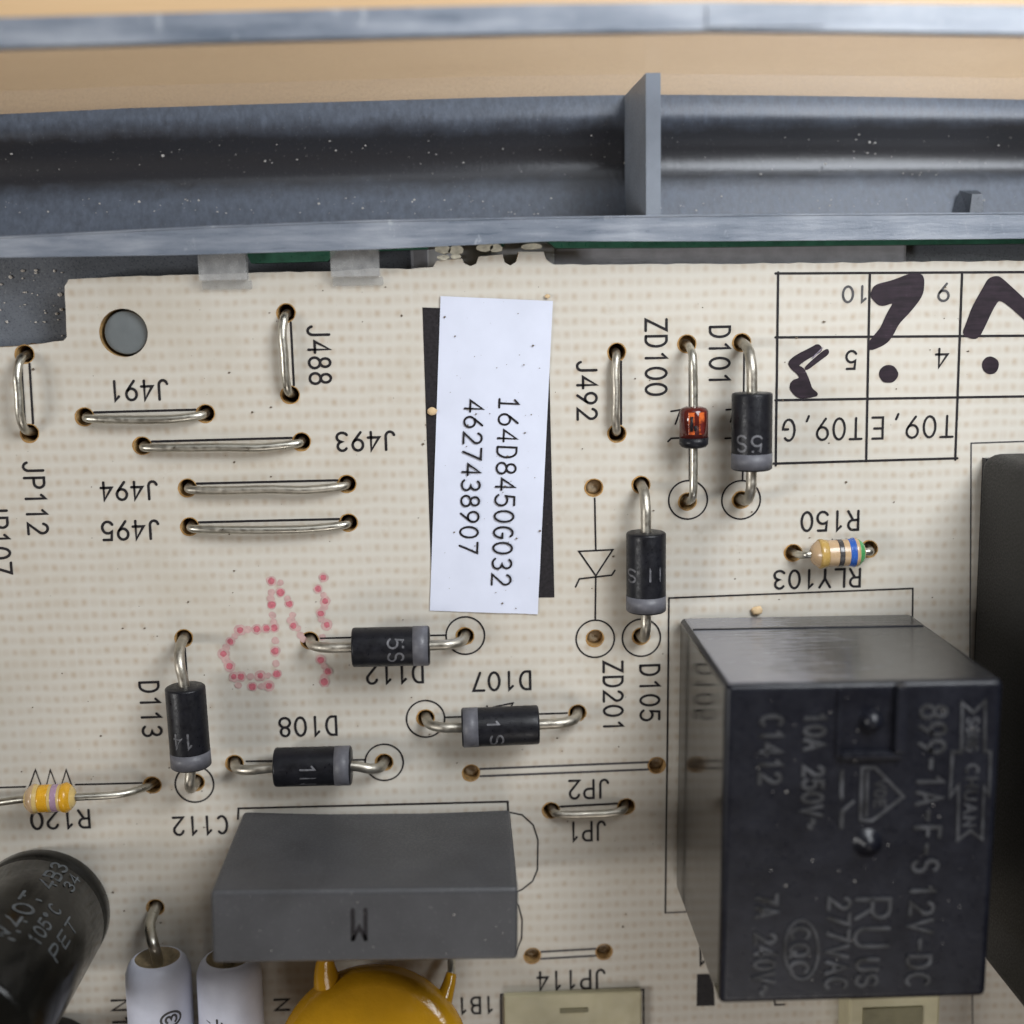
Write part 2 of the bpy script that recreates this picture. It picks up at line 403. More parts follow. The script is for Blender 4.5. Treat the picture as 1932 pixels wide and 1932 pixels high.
def ribbon(mb, pts, w, z, ext=0.0, closed=False, caps=True, mi=0, tf=None):
    """flat printed stroke of width w on the plane z (2D points); ext > 0 gives a raised stroke"""
    P = [Vector((p[0], p[1])) for p in pts]
    Q = [P[0]]
    for p in P[1:]:
        if (p - Q[-1]).length > 1e-4: Q.append(p)
    P = Q; n = len(P)
    if n < 2: return mb
    L, Rr = [], []
    for i in range(n):
        a = P[i - 1] if (i > 0 or closed) else None; c = P[(i + 1) % n] if (i < n - 1 or closed) else None
        d1 = (P[i] - a).normalized() if a is not None else None; d2 = (c - P[i]).normalized() if c is not None else None
        if d1 is None: d = d2; k = 1
        elif d2 is None: d = d1; k = 1
        else:
            d = d1 + d2
            d = d.normalized() if d.length > 1e-6 else d1
            k = 1 / max(0.5, d.dot(d1))
        nn = Vector((-d.y, d.x)) * (w / 2 * k)
        L.append(P[i] + nn); Rr.append(P[i] - nn)
    vs = []; fs = []
    T = tf or (lambda x, y, zz: Vector((x, y, zz)))
    for l, r in zip(L, Rr): vs += [T(l.x, l.y, z + ext), T(r.x, r.y, z + ext)]
    m = n if closed else n - 1
    for i in range(m):
        j = (i + 1) % n; fs.append([2 * i, 2 * i + 1, 2 * j + 1, 2 * j])
    if ext:
        o = len(vs)
        for l, r in zip(L, Rr): vs += [T(l.x, l.y, z), T(r.x, r.y, z)]
        for i in range(m):
            j = (i + 1) % n
            fs += [[2 * i, 2 * j, o + 2 * j, o + 2 * i], [2 * i + 1, o + 2 * i + 1, o + 2 * j + 1, 2 * j + 1]]
    if caps and not closed:
        for c, d in ((P[0], (P[0] - P[1]).normalized()), (P[-1], (P[-1] - P[-2]).normalized())):
            nn = Vector((-d.y, d.x)); o = len(vs)
            for k in range(7):
                a = math.pi * k / 6; q = c + (nn * math.cos(a) + d * math.sin(a)) * w / 2
                vs.append(T(q.x, q.y, z + ext - 0.002))
            fs.append(list(range(o, o + 7)))
    return mb.add(vs, fs, mi)
def disc(mb, c, r, z, seg=20, jit=0.0, mi=0):
    ph = random.random() * 6
    return mb.add([Vector((c[0] + math.cos(2 * math.pi * k / seg + ph) * r * (1 + random.uniform(-jit, jit)), c[1] + math.sin(2 * math.pi * k / seg + ph) * r * (1 + random.uniform(-jit, jit)), z)) for k in range(seg)], [list(range(seg))], mi)
def ring(mb, c, r, w, z, seg=40):
    return ribbon(mb, [(c[0] + r * math.cos(2 * math.pi * k / seg), c[1] + r * math.sin(2 * math.pi * k / seg)) for k in range(seg)], w, z, closed=True)

# stroke lettering, cell 0.6 wide and 1 high
def arc(cx, cy, rx, ry, a0, a1, n=10):
    return [(cx + rx * math.cos(math.radians(a0 + (a1 - a0) * k / n)), cy + ry * math.sin(math.radians(a0 + (a1 - a0) * k / n))) for k in range(n + 1)]
GL = {
 '0': [arc(.3, .5, .29, .5, 0, 360, 20)], 'O': [arc(.3, .5, .29, .5, 0, 360, 20)],
 '1': [[(.14, .80), (.34, 1.0), (.34, 0)]], 'i': [[(.12, .80), (.32, 1.0), (.32, 0)], [(.1, 0), (.54, 0)]],
 '2': [arc(.3, .72, .27, .28, 165, -25, 10) + [(.02, 0), (.6, 0)]],
 '3': [arc(.28, .75, .25, .25, 150, -90, 10) + arc(.28, .25, .29, .25, 90, -150, 10)],
 '4': [[(.44, 0), (.44, 1.0), (.0, .30), (.6, .30)]],
 '5': [[(.54, 1.0), (.10, 1.0), (.06, .55)] + arc(.28, .32, .30, .32, 120, -150, 12)],
 '6': [[(.46, 1.0), (.12, .55)] + arc(.3, .30, .28, .30, 150, -210, 18)],
 '7': [[(.0, 1.0), (.58, 1.0), (.2, 0)]],
 '8': [arc(.3, .76, .23, .24, 0, 360, 16), arc(.3, .26, .29, .26, 0, 360, 16)],
 '9': [[(.14, 0), (.48, .45)] + arc(.3, .70, .28, .30, -30, 330, 18)],
 'J': [[(.50, 1.0), (.50, .25)] + arc(.27, .25, .23, .25, 0, -165, 8)],
 'P': [[(.04, 0), (.04, 1.0), (.34, 1.0)] + arc(.34, .74, .25, .26, 90, -90, 8) + [(.04, .48)]],
 'D': [[(.04, 0), (.04, 1.0), (.26, 1.0)] + arc(.26, .5, .32, .5, 90, -90, 12) + [(.04, 0)]],
 'Z': [[(.02, 1.0), (.58, 1.0), (.02, 0), (.6, 0)]],
 'R': [[(.04, 0), (.04, 1.0), (.34, 1.0)] + arc(.34, .74, .24, .26, 90, -90, 8) + [(.04, .48)], [(.32, .48), (.6, 0)]],
 'C': [arc(.34, .5, .30, .5, 50, 310, 16)],
 'L': [[(.06, 1.0), (.06, 0), (.56, 0)]], 'Y': [[(.0, 1.0), (.3, .5), (.6, 1.0)], [(.3, .5), (.3, 0)]],
 'T': [[(.0, 1.0), (.6, 1.0)], [(.3, 1.0), (.3, 0)]],
 'E': [[(.56, 1.0), (.06, 1.0), (.06, 0), (.58, 0)], [(.06, .52), (.48, .52)]],
 'G': [arc(.32, .5, .30, .5, 50, 345, 18) + [(.61, .46), (.36, .46)]],
 'N': [[(.04, 0), (.04, 1.0), (.56, 0), (.56, 1.0)]],
 'S': [arc(.3, .75, .26, .25, 30, 270, 10) + arc(.3, .25, .28, .25, 90, -150, 10)],
 'A': [[(.0, 0), (.3, 1.0), (.6, 0)], [(.11, .36), (.49, .36)]], 'F': [[(.06, 0), (.06, 1.0), (.56, 1.0)], [(.06, .52), (.46, .52)]],
 'V': [[(.0, 1.0), (.3, 0), (.6, 1.0)]], 'B': [[(.04, .5), (.34, .5)] + arc(.34, .75, .22, .25, -90, 90, 8) + [(.04, 1.0), (.04, 0), (.34, 0)] + arc(.34, .25, .25, .25, -90, 90, 8)],
 'U': [[(.04, 1.0), (.04, .28)] + arc(.3, .28, .26, .28, 180, 360, 10) + [(.56, 1.0)]],
 'Q': [arc(.3, .5, .29, .5, 0, 360, 20), [(.36, .25), (.6, -.04)]], 'H': [[(.04, 0), (.04, 1.0)], [(.56, 0), (.56, 1.0)], [(.04, .5), (.56, .5)]],
 'M': [[(.02, 0), (.02, 1.0), (.3, .4), (.58, 1.0), (.58, 0)]],
 '-': [[(.08, .5), (.52, .5)]], ',': [[(.26, .10), (.16, -.14)]], '~': [arc(.16, .5, .14, .12, 180, 0, 6) + arc(.44, .5, .14, .12, 180, 360, 6)],
 '*': [arc(.2, .85, .13, .13, 0, 360, 10)], ' ': [],
}
def lettering(mb, s, w, h, thick, z, place, ext=0.0):
    """write s in a w x h mm cell row; place(x, y, z) maps text millimetres to the scene"""
    adv = 0.86; tw = adv * (len(s) - 1) + 0.6
    for i, ch in enumerate(s):
        for k, pl in enumerate(GL[ch]):
            ribbon(mb, [((i * adv + x) / tw * w, y * h) for x, y in pl], thick, z + 0.003 * k, ext, tf=place)
    return mb
def placer(cx, cy, w, h, ang):
    c, s = math.cos(ang), math.sin(ang)
    def f(x, y, z):
        x -= w / 2; y -= h / 2
        return Vector((cx + c * x - s * y, cy + s * x + c * y, z))
    return f
def px_text(mb, s, u0, u1, v0, v1, rot, thick, z, ext=0.0, tilt=0.0):
    """rot 'cw': reads downwards; '180': upside down. u/v: where its corners stand"""
    c = at((u0 + u1) / 2, (v0 + v1) / 2, z)
    wx = (at(u1, (v0 + v1) / 2, z) - at(u0, (v0 + v1) / 2, z)).length; wy = (at((u0 + u1) / 2, v1, z) - at((u0 + u1) / 2, v0, z)).length
    if rot == 'cw': w, h, a = wy, wx, -math.pi / 2
    elif rot == '180': w, h, a = wx, wy, math.pi
    else: w, h, a = wx, wy, 0.0
    return lettering(mb, s, w - thick, h - thick, thick, z, placer(c.x, c.y, w - thick, h - thick, a + tilt), ext)

# ------------------------------------------------------------------ table and tray
mb = MB(); box(mb, -260, 300, -260, 420, -16.0, -12.0)
single('tabletop', mb, M['table'], 'light tan wooden table under the tray', None, kind='structure')

TF, TW = -8.0, 14.0                                 # tray floor and outer wall top
tray = thing('plastic_tray', 'smoky grey plastic tray with outer wall and dusty trough holding the circuit board', 'tray', (0, 8, TF - 1.6))
def poly_px(pts, z): return [at(u, v, z) for u, v in pts]
wall_in = poly_px([(-900, 130), (-140, 96), (0, 89), (340, 79), (703, 69), (1000, 61), (1341, 56), (1600, 58), (1932, 63), (2080, 66), (2900, 84)], TW)
th = 1.38
wall_out_y = [at(u, v, TW).y for u, v in ((-900, 60), (-140, 40), (0, 33), (340, 24), (703, 15), (1000, 8), (1341, 4), (1600, 6), (1932, 10), (2080, 13), (2900, 30))]
def wall_strip(inner, t, z0, z1, mi=0):
    b = MB(); n = len(inner)
    vs = []
    for p, yo in zip(inner, wall_out_y): vs += [(p.x, p.y, z0), (p.x, p.y, z1), (p.x, yo, z1), (p.x, yo, z0)]
    fs = []
    for i in range(n - 1):
        for k in range(4): fs.append([4 * i + k, 4 * i + (k + 1) % 4, 4 * i + 4 + (k + 1) % 4, 4 * i + 4 + k])
    fs += [[0, 1, 2, 3], [4 * n - 1, 4 * n - 2, 4 * n - 3, 4 * n - 4]]
    b.add(vs, fs, mi); return b
part('outer_wall', wall_strip(wall_in, th, TF, TW - 1.0), M['clear'], tray, 'clear smoky outer wall of the tray')
rim_b = wall_strip(wall_in, th, TW - 0.98, TW)
part('wall_rim', rim_b, M['rim'], tray)
for u0, u1 in ((2085 / 1.565, 2430 / 1.565),):                 # moulded pad on the rim
    a = at(u0, 33, TW); c = at(u1, 33, TW)
    b = MB(); box(b, a.x, c.x, a.y - 0.50, a.y + 0.55, TW - 0.05, TW + 0.12, 0.05)
    part('rim_pad', b, M['rim'], tray)
# floor: smooth hollow channel whose far edge follows the bowed wall
b = MB(); X0, X1 = -60, 70
def wall_y(x):
    for p, q in zip(wall_in, wall_in[1:]):
        if p.x <= x <= q.x: return p.y + (q.y - p.y) * (x - p.x) / (q.x - p.x)
    return wall_in[0].y if x < 0 else wall_in[-1].y
prof = [(0, -8.15), (0.5, -7.96), (1.2, -7.78), (1.7, -7.80), (2.2, -8.0), (2.7, -8.28), (3.3, -8.5), (4.0, -8.6), (4.6, -8.58), (5.0, -8.45), (5.35, -8.28), (5.7, -8.12), (6.2, -7.93), (6.8, -7.72), (7.5, -7.46), (8.4, -7.14), (9.6, -6.7)]
nx_ = 44; n = len(prof); vs = []
for i in range(nx_ + 1):
    x = X0 + (X1 - X0) * i / nx_; y0 = wall_y(x) + 0.02
    vs += [(x, y0 - d * (y0 - 3.0) / 9.6, z) for d, z in prof]
b.add(vs, [[i * n + k, (i + 1) * n + k, (i + 1) * n + k + 1, i * n + k + 1] for i in range(nx_) for k in range(n - 1)], 0, True)
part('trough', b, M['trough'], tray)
b = MB(); box(b, X0, X1, -75, 2.9, -9.6, -2.5)
part('tray_floor', b, M['tray'], tray)
# inner wall beside the board
bt = [at(u, v, 2.0) for u, v in ((-140, 455), (0, 449), (396, 429), (703, 418), (1000, 412), (1341, 407), (1932, 403), (2080, 402))]
bb = [at(u, v, 2.0) for u, v in ((-140, 490), (0, 486), (349, 481), (712, 470), (1039, 455), (1341, 455), (1932, 450), (2080, 449))]
b = MB(); n = len(bt); vs = []
for p, q in zip(bt, bb): vs += [(p.x, p.y, -7.5), (p.x, p.y, 2.0), (q.x, q.y, 2.0), (q.x, q.y, 1.3)]
fs = []
for i in range(n - 1):
    for k in range(3): fs.append([4 * i + k, 4 * i + 4 + k, 4 * i + 5 + k, 4 * i + 1 + k])
b.add(vs, fs)
part('inner_wall', b, M['rim'], tray)
b = MB()                                                       # bright mould seam along the wall's edge
tube(b, [Vector((p.x, p.y + 0.02, 2.0)) for p in bt], 0.07, 8)
part('wall_bead', b, M['rim'], tray)
# cross rib in the trough
b = MB(); fx0, fx1 = 11.45, 12.33
b.add([(fx0, 12.5, -8), (fx0, 12.4, 2), (fx1, 12.4, 2), (fx1, 12.5, -8), (fx0, 4.0, -8), (fx0, 4.2, 2), (fx1, 4.2, 2), (fx1, 4.0, -8)],
      [[0, 1, 5, 4], [1, 2, 6, 5], [2, 3, 7, 6], [0, 3, 2, 1], [4, 5, 6, 7]])
part('cross_rib', b, M['rib'], tray)
# peg
pc = at(1826, 385, -7.3); b = MB()
b.add([pc + Vector(p) for p in ((-1.3, -1.2, 0), (1.2, -1.2, 0), (0.6, 0.9, 0), (-0.6, 0.9, 0), (-0.5, -1.0, 1.6), (0.5, -1.0, 1.6), (0.35, 0.55, 1.6), (-0.35, 0.55, 1.6))],
      [[4, 5, 6, 7], [0, 1, 5, 4], [1, 2, 6, 5], [2, 3, 7, 6], [3, 0, 4, 7]])
part('locating_peg', b, M['tray'], tray)
# clips that hold the board edge
for (u0, u1, v0, v1, zc) in ((372, 466, 476, 528, 0.9), (622, 716, 470, 521, 0.9)):
    p = at(u0, v0, zc); q = at(u1, v1, zc)
    b = MB(); box(b, p.x, q.x, q.y, p.y + 0.9, 0.06, zc, 0.08)
    cl = part('clip', b, M['milky'], tray)
    b = MB(); box(b, p.x + 0.05, q.x + 0.18, q.y - 0.55, q.y - 0.02, 0.03, 0.32, 0.08)
    part('clip_lip', b, M['lip'], cl)
# pale ledge seen through the slot, post under the big hole
a = at(1040, 486, -3); c = at(1700, 486, -3)
b = MB(); box(b, a.x, c.x, a.y - 2.2, a.y + 1.6, -2.6, -1.9, 0.2)
part('ledge', b, M['ledge'], tray)
a = at(740, 490, -3); c = at(818, 490, -3)
b = MB(); box(b, a.x + 1.2, c.x + 0.2, a.y - 1.6, a.y + 1.0, -2.6, -1.9, 0.2)
part('ledge', b, M['ledge'], tray)
a = at(806, 480, -1.75); c = at(1046, 480, -1.75)
b = MB(); box(b, a.x, c.x, a.y - 0.9, a.y + 1.5, -2.6, -1.72, 0.1)
part('ledge', b, plain('pale_ledge_plastic', (0.62, 0.63, 0.66), 0.4, var=0.1), tray)
hc = at(233, 628, 0); b = MB()
lathe(b, (hc.x + 0.07, hc.y, -6.4), (0, 0, 1), [(3.8, 1.36), (5.98, 1.34), (6.04, 1.28)], 32)
part('support_post', b, M['post'], tray)

# ------------------------------------------------------------------ circuit board
board = thing('circuit_board', 'cream circuit board with black printed markings lying in the plastic tray', 'circuit board', (0, -15, -1.6))
outline = [(-200, 668), (0, 655), (60, 650), (119, 643), (126, 636), (122, 540), (130, 527), (230, 522), (371, 518), (473, 515), (620, 512), (713, 506), (770, 508), (817, 504), (824, 492), (850, 489),
           (872, 488), (876, 497), (888, 502), (899, 497), (903, 484), (926, 482), (948, 480), (952, 495), (963, 501), (974, 494), (979, 475), (1003, 475), (1026, 475), (1030, 489), (1043, 499), (1120, 499), (1341, 497.5), (1640, 495), (1932, 492), (2150, 490)]
op = [at(u, v, 0) for u, v in outline]
op = [(p.x, p.y) for p in op] + [(56, -75), (-48, -75)]
HR = 0.53
holes = {  # component holes
 'J488': ((540, 590), (548, 745)), 'J491': ((160, 786), (388, 780)), 'J493': ((269, 841), (569, 833)), 'J494': ((354, 920), (655, 913)), 'J495': ((358, 993), (658, 986)),
 'JP112': ((47, 668), (56, 817)), 'J492': ((1164, 664), (1164.5, 818)), 'ZD100': ((1296.5, 648.5), (1297.5, 946)), 'D101': ((1400, 646), (1399, 943)),
 'ZD201': ((1121, 920), (1123, 1204)), 'D105': ((1210, 915), (1210, 1200)), 'D112': ((585, 1208), (878, 1200)), 'D107': ((803.5, 1354.5), (1090, 1345)),
 'D108': ((443, 1440), (725.5, 1438)), 'D113': ((347, 1203.5), (369.5, 1476)), 'R120': ((-60, 1500), (288, 1481)), 'R150': ((1497, 1043), (1640, 1036)),
 'JP2': ((889, 1458), (1239.5, 1444)), 'JP1': ((1040, 1529), (1182, 1521.5)), 'JP114': ((1004.5, 1803), (1140, 1795.5)), 'W1': ((294, 1712),), 'W2': ((428, 1712),),
}
H3 = {k: [at(u, v, 0) for u, v in p] for k, p in holes.items()}
cu = bpy.data.curves.new('board_outline', 'CURVE'); cu.dimensions = '2D'; cu.fill_mode = 'BOTH'; cu.extrude = 0.8
def spl(pts):
    s = cu.splines.new('POLY'); s.points.add(len(pts) - 1); s.use_cyclic_u = True
    for q, p in zip(s.points, pts): q.co = (p[0], p[1], 0, 1)
def jag(pts):                                            # the sawn edge is slightly uneven
    out = []
    for i in range(len(pts)):
        a = Vector(pts[i]); c = Vector(pts[(i + 1) % len(pts)]); out.append(tuple(a))
        L = (c - a).length; k = int(L / 0.55) if L < 12 else 0
        for j in range(1, k): 
            q = a.lerp(c, j / k); out.append((q.x + random.uniform(-.02, .02), q.y + random.uniform(-.035, .035)))
    return out
spl(jag(op))
for k, ps in H3.items():
    for p in ps:
        if p.x > -40: spl([(p.x + HR * math.cos(2 * math.pi * i / 20), p.y + HR * math.sin(2 * math.pi * i / 20)) for i in range(20)])
spl([(hc.x + 1.47 * math.cos(2 * math.pi * i / 40), hc.y + 1.47 * math.sin(2 * math.pi * i / 40)) for i in range(40)])
tmp = bpy.data.objects.new('tmp', cu); COL.objects.link(tmp)
me = bpy.data.meshes.new_from_object(tmp.evaluated_get(bpy.context.evaluated_depsgraph_get()))
bpy.data.objects.remove(tmp); bpy.data.curves.remove(cu)
b = MB(); vs = [v.co + Vector((0, 0, -0.8)) for v in me.vertices]
o0 = len(b.v); b.v += vs
for p in me.polygons:
    b.f.append(list(p.vertices)); b.smooth.append(False)
    b.m.append(0 if p.normal.z > 0.5 else (2 if p.normal.z < -0.5 else 1))
bpy.data.meshes.remove(me)
part('board_panel', b, [M['board'], M['edge'], M['green']], board)
# snapped-off strip beyond the slot
sp_ = [(700, 474), (806, 470), (812, 461), (836, 460), (842, 468), (868, 469), (874, 461), (904, 459), (910, 466), (948, 467), (955, 458), (1000, 458), (1034, 456), (1050, 468), (1278, 467), (1600, 463), (1932, 459.5), (2150, 458)]
pp = [at(u, v, 0) for u, v in sp_]; pp = [(p.x, p.y) for p in pp]
pp2 = pp + [(pp[-1][0], pp[-1][1] + 1.3), (pp[0][0], pp[0][1] + 1.3)]
b = MB(); prism(b, pp2, -1.55, -0.05, 0, 1)
part('edge_strip', b, [M['green'], M['green']], board, 'green edged strip of the board under the tray wall')
q = [at(u, v, 0) for u, v in ((474, 497), (618, 493), (640, 470), (462, 474))]
b = MB(); prism(b, [(p.x, p.y) for p in q][::-1], -1.55, -0.05); part('edge_strip', b, M['green'], board)
for (u, v, w, h) in ((836, 470, 28, 17), (860, 471, 28, 18), (914, 467, 34, 16), (936, 468, 24, 15), (836, 486, 26, 10), (860, 484, 20, 9), (1004, 465, 40, 11)):
    c = at(u, v, 0.0); b = MB(); pts = []
    for k in range(9):
        a = 2 * math.pi * k / 9; rr = random.uniform(0.8, 1.1)
        pts.append((c.x + w / 58 * rr * math.cos(a), c.y + h / 58 * rr * math.sin(a)))
    prism(b, pts, -0.9, 0.25); part('broken_stub', b, M['broken'], board)
# green speck and brown sawdust at the big hole rim
# solder and flux in each hole
def solder_mesh(mat, name):
    b = MB(); lt = name != 'solder_dark'
    lathe(b, (0, 0, 0), (0, 0, 1), [(-1.62, 0.62), (-0.75, 0.5), (-0.62, 0.25), (-0.7, 0.0)] if lt else [(-1.62, 0.62), (-1.45, 0.5), (-1.25, 0.25), (-1.18, 0.0)], 14)
    m = bpy.data.meshes.new(name); m.from_pydata([(v * S)[:] for v in b.v], [], b.f); m.materials.append(mat)
    for p in m.polygons: p.use_smooth = True
    return m
sm_dark = solder_mesh(M['flux'], 'solder_dark'); sm_light = solder_mesh(M['solderbrown'], 'solder_light'); sm_mid = solder_mesh(M['midflux'], 'solder_mid')
def ring_mesh():
    b = MB(); n = 22; vs = []
    for k in range(n):
        a = 2 * math.pi * k / n; off = 1.0 + 0.9 * max(0, math.cos(a - 3.6))
        vs += [(HR * math.cos(a), HR * math.sin(a), 0), ((HR + 0.055 * off + random.uniform(-.012, .02)) * math.cos(a), (HR + 0.055 * off) * math.sin(a), 0)]
    b.add(vs, [[2 * k, 2 * k + 1, 2 * ((k + 1) % n) + 1, 2 * ((k + 1) % n)] for k in range(n)])
    m = bpy.data.meshes.new('hole_stain'); m.from_pydata([(v * S)[:] for v in b.v], [], b.f); m.materials.append(M['burn']); return m
rm = ring_mesh()
bo = Vector(board['mm'])
light_holes = ('ZD201', 'JP114', 'JP2')
for k, ps in H3.items():
    for p in ps:
        if p.x < -40: continue
        o = bpy.data.objects.new('solder_joint', sm_light if k in light_holes else (sm_mid if k in ('ZD100', 'D101', 'D108', 'R120', 'R150', 'D113', 'W1') else sm_dark)); COL.objects.link(o); o.parent = board; o.location = (p - bo) * S
        r = bpy.data.objects.new('hole_stain', rm); COL.objects.link(r); r.parent = board; r.location = (p - bo + Vector((0, 0, 0.012))) * S
        r.rotation_euler.z = random.uniform(-0.7, 0.7)

# ---- printed legend
ZI = 0.03
TH = 0.165
texts = [('J488', 580, 625, 612, 727, 'cw'), ('J491', 205, 320, 716, 757, '180'), ('J493', 632, 748, 813, 852, '180'), ('J494', 188, 300, 907, 945, '180'), ('J495', 190, 303, 981, 1020, '180'),
 ('JP112', 46, 88, 869, 1010, 'cw'), ('JP107', -24, 19, 945, 1085, 'cw'), ('ZD100', 1216, 1260, 600, 748, 'cw'), ('D101', 1337, 1379, 613, 728, 'cw'), ('J492', 1087, 1128, 679, 794, 'cw'),
 ('ZD201', 1137, 1177, 1246, 1381, 'cw'), ('D105', 1206, 1246, 1252, 1362, 'cw'), ('D113', 264, 304, 1284, 1392, 'cw'), ('D112', 689, 801, 1252, 1291, '180'), ('D107', 890, 1004, 1266, 1304, '180'),
 ('D108', 525, 638, 1351, 1390, '180'), ('R120', 56, 172, 1528, 1565, '180'), ('C112', 325, 432, 1539, 1576, '180'), ('JP2', 1072, 1151, 1470, 1508, '180'), ('JP1', 1072, 1145, 1549, 1588, '180'),
 ('JP114', 1012, 1144, 1830, 1868, '180'), ('R150', 1510, 1623, 963, 1003, '180'), ('RLY103', 1458, 1626, 1073, 1111, '180'), ('1B1', 862, 934, 1880, 1914, '180'),
 ('N1', 210, 246, 1884, 1940, 'cw'), ('Z', 516, 548, 1884, 1908, '180'), ('C1', 1310, 1368, 1785, 1822, '180')]
for t in texts:
    b = MB(); tilt = math.radians(0.0)
    px_text(b, *t, TH, ZI)
    part('printed_text', b, M['ink'], board)
def line(pts, w=0.11, name='printed_line', z=ZI, mat='ink', closed=False):
    b = MB(); ribbon(b, [at(u, v, 0)[:2] for u, v in pts], w, z, closed=closed)
    return part(name, b, M[mat], board)
for (u, v) in ((1298, 943), (1398, 943), (1123, 1205), (1210, 1203), (878, 1199), (803, 1356), (725, 1438), (367, 1479)):
    c = at(u, v, 0); b = MB(); ring(b, c, 1.24, 0.105, ZI); part('printed_ring', b, M['ink'], board)
# jumper lines (a pair each, the wire lies over one)
for k in ('J491', 'J493', 'J494', 'J495', 'J488', 'J492', 'JP2', 'JP114', 'JP1', 'JP112'):
    a, c = H3[k]; d = (c - a).normalized(); nrm = Vector((-d.y, d.x, 0))
    for sgn in (-1, 1):
        b = MB(); p = a + d * 0.60 + nrm * 0.25 * sgn; q = c - d * 0.60 + nrm * 0.25 * sgn
        ribbon(b, [p[:2], q[:2]], 0.14, ZI); part('printed_line', b, M['thinink' if k in ('JP2', 'JP114') else 'ink'], board)
line([(1122, 940), (1124, 1037)]); line([(1092, 1040), (1156, 1037), (1124, 1086)], name='printed_symbol', closed=True)
line([(1086, 1107), (1093, 1092), (1154, 1085), (1160, 1076)], name='printed_symbol'); line([(1124, 1087), (1123, 1168)])
line([(1301, 667), (1301, 906)]); line([(1266, 776), (1284, 773), (1274, 800)], name='printed_symbol'); line([(1260, 833), (1266, 827), (1290, 826)], name='printed_symbol')
line([(1404, 667), (1401, 906)]); line([(1370, 773), (1386, 772), (1378, 796)], name='printed_symbol'); line([(1368, 827), (1390, 826)], name='printed_symbol')
line([(1212, 933), (1211, 1167)])
line([(605, 1204), (842, 1198)]); line([(704, 1196), (709, 1186), (716, 1192)], name='printed_symbol'); line([(741, 1195), (743, 1184)], name='printed_symbol')
line([(839, 1353), (1070, 1345)]); line([(918, 1340), (919, 1332)], name='printed_symbol'); line([(930, 1334), (968, 1326), (960, 1342)], name='printed_symbol')
line([(465, 1436), (690, 1433)]); line([(349, 1222), (365, 1444)])
line([(-40, 1487), (48, 1484)]); line([(143, 1480), (268, 1477)])
line([(50, 1500), (67, 1452), (84, 1498), (95, 1452), (112, 1496), (125, 1452), (140, 1494)], name='printed_symbol')
line([(1534, 1060), (1544, 1020), (1556, 1056), (1570, 1018), (1584, 1054), (1596, 1018), (1606, 1050)], name='printed_symbol', mat='thinink')
line([(1610, 1030), (1632, 1028)])
line([(1255, 1722), (1262, 1128), (1722, 1110), (1716, 1700)], 0.11, 'printed_outline'); line([(1256, 1722), (1330, 1719)], 0.09, 'printed_outline', mat='thinink')
line([(449, 1545), (450, 1525), (958, 1512), (960, 1560)], 0.13, 'printed_outline')
line([(960, 1532), (985, 1537), (1006, 1556), (1015, 1584), (1014, 1640), (1005, 1662), (985, 1678), (960, 1688)], 0.10, 'printed_outline')
line([(960, 1700), (978, 1708), (985, 1735), (984, 1770), (972, 1798)], 0.10, 'printed_outline')
line([(1836, 2000), (1828, 1500), (1832, 836), (2010, 830)], 0.09, 'printed_outline', mat='thinink')
line([(946, 1990), (945, 1876), (1214, 1867), (1215, 1990)], 0.12, 'printed_outline')
line([(1460, 1880), (1462, 1896), (1480, 1895)], 0.12, 'printed_outline')
b = MB(); q = [at(u, v, 0) for u, v in ((1315, 1838), (1346, 1837), (1348, 1897), (1314, 1898))]; b.add([Vector((p.x, p.y, ZI)) for p in q], [[3, 2, 1, 0]]); part('printed_block', b, M['ink'], board)
b = MB(); q = [at(u, v, 0) for u, v in ((797, 580), (1034, 588), (1046, 1127), (815, 1131))]; b.add([Vector((p.x, p.y, ZI * .8)) for p in q], [[3, 2, 1, 0]]); part('printed_block', b, M['ink'], board, 'black printed rectangle behind the white label')
# revision table
for i, pts in enumerate(([(1463, 516), (1980, 513)], [(1463, 636.5), (1980, 633)], [(1463, 755), (1980, 747)], [(1459, 874.5), (1806, 864.5)],
            [(1468, 514), (1463.5, 878)], [(1641, 515), (1634, 870)], [(1815, 514), (1802, 867)])):
    line(pts, 0.15, 'printed_table_rule', ZI + 0.001 * i)
for t in (('10', 1588, 1640, 538, 572, '180'), ('9', 1768, 1793, 533, 570, '180'), ('5', 1594, 1618, 660, 698, '180'), ('4', 1764, 1790, 656, 695, '180'),
          ('T09,G', 1476, 1628, 788, 832, '180'), ('T09,E', 1643, 1800, 784, 828, '180')):
    b = MB(); px_text(b, *t, 0.15, ZI + 0.002); part('printed_text', b, M['thinink' if t[0] in ('10', '9') else 'ink'], board)
def z6(pts): return [((1950 + x * 0.5559) / 1.5652, (740 + y * 0.5559) / 1.5652) for x, y in pts]
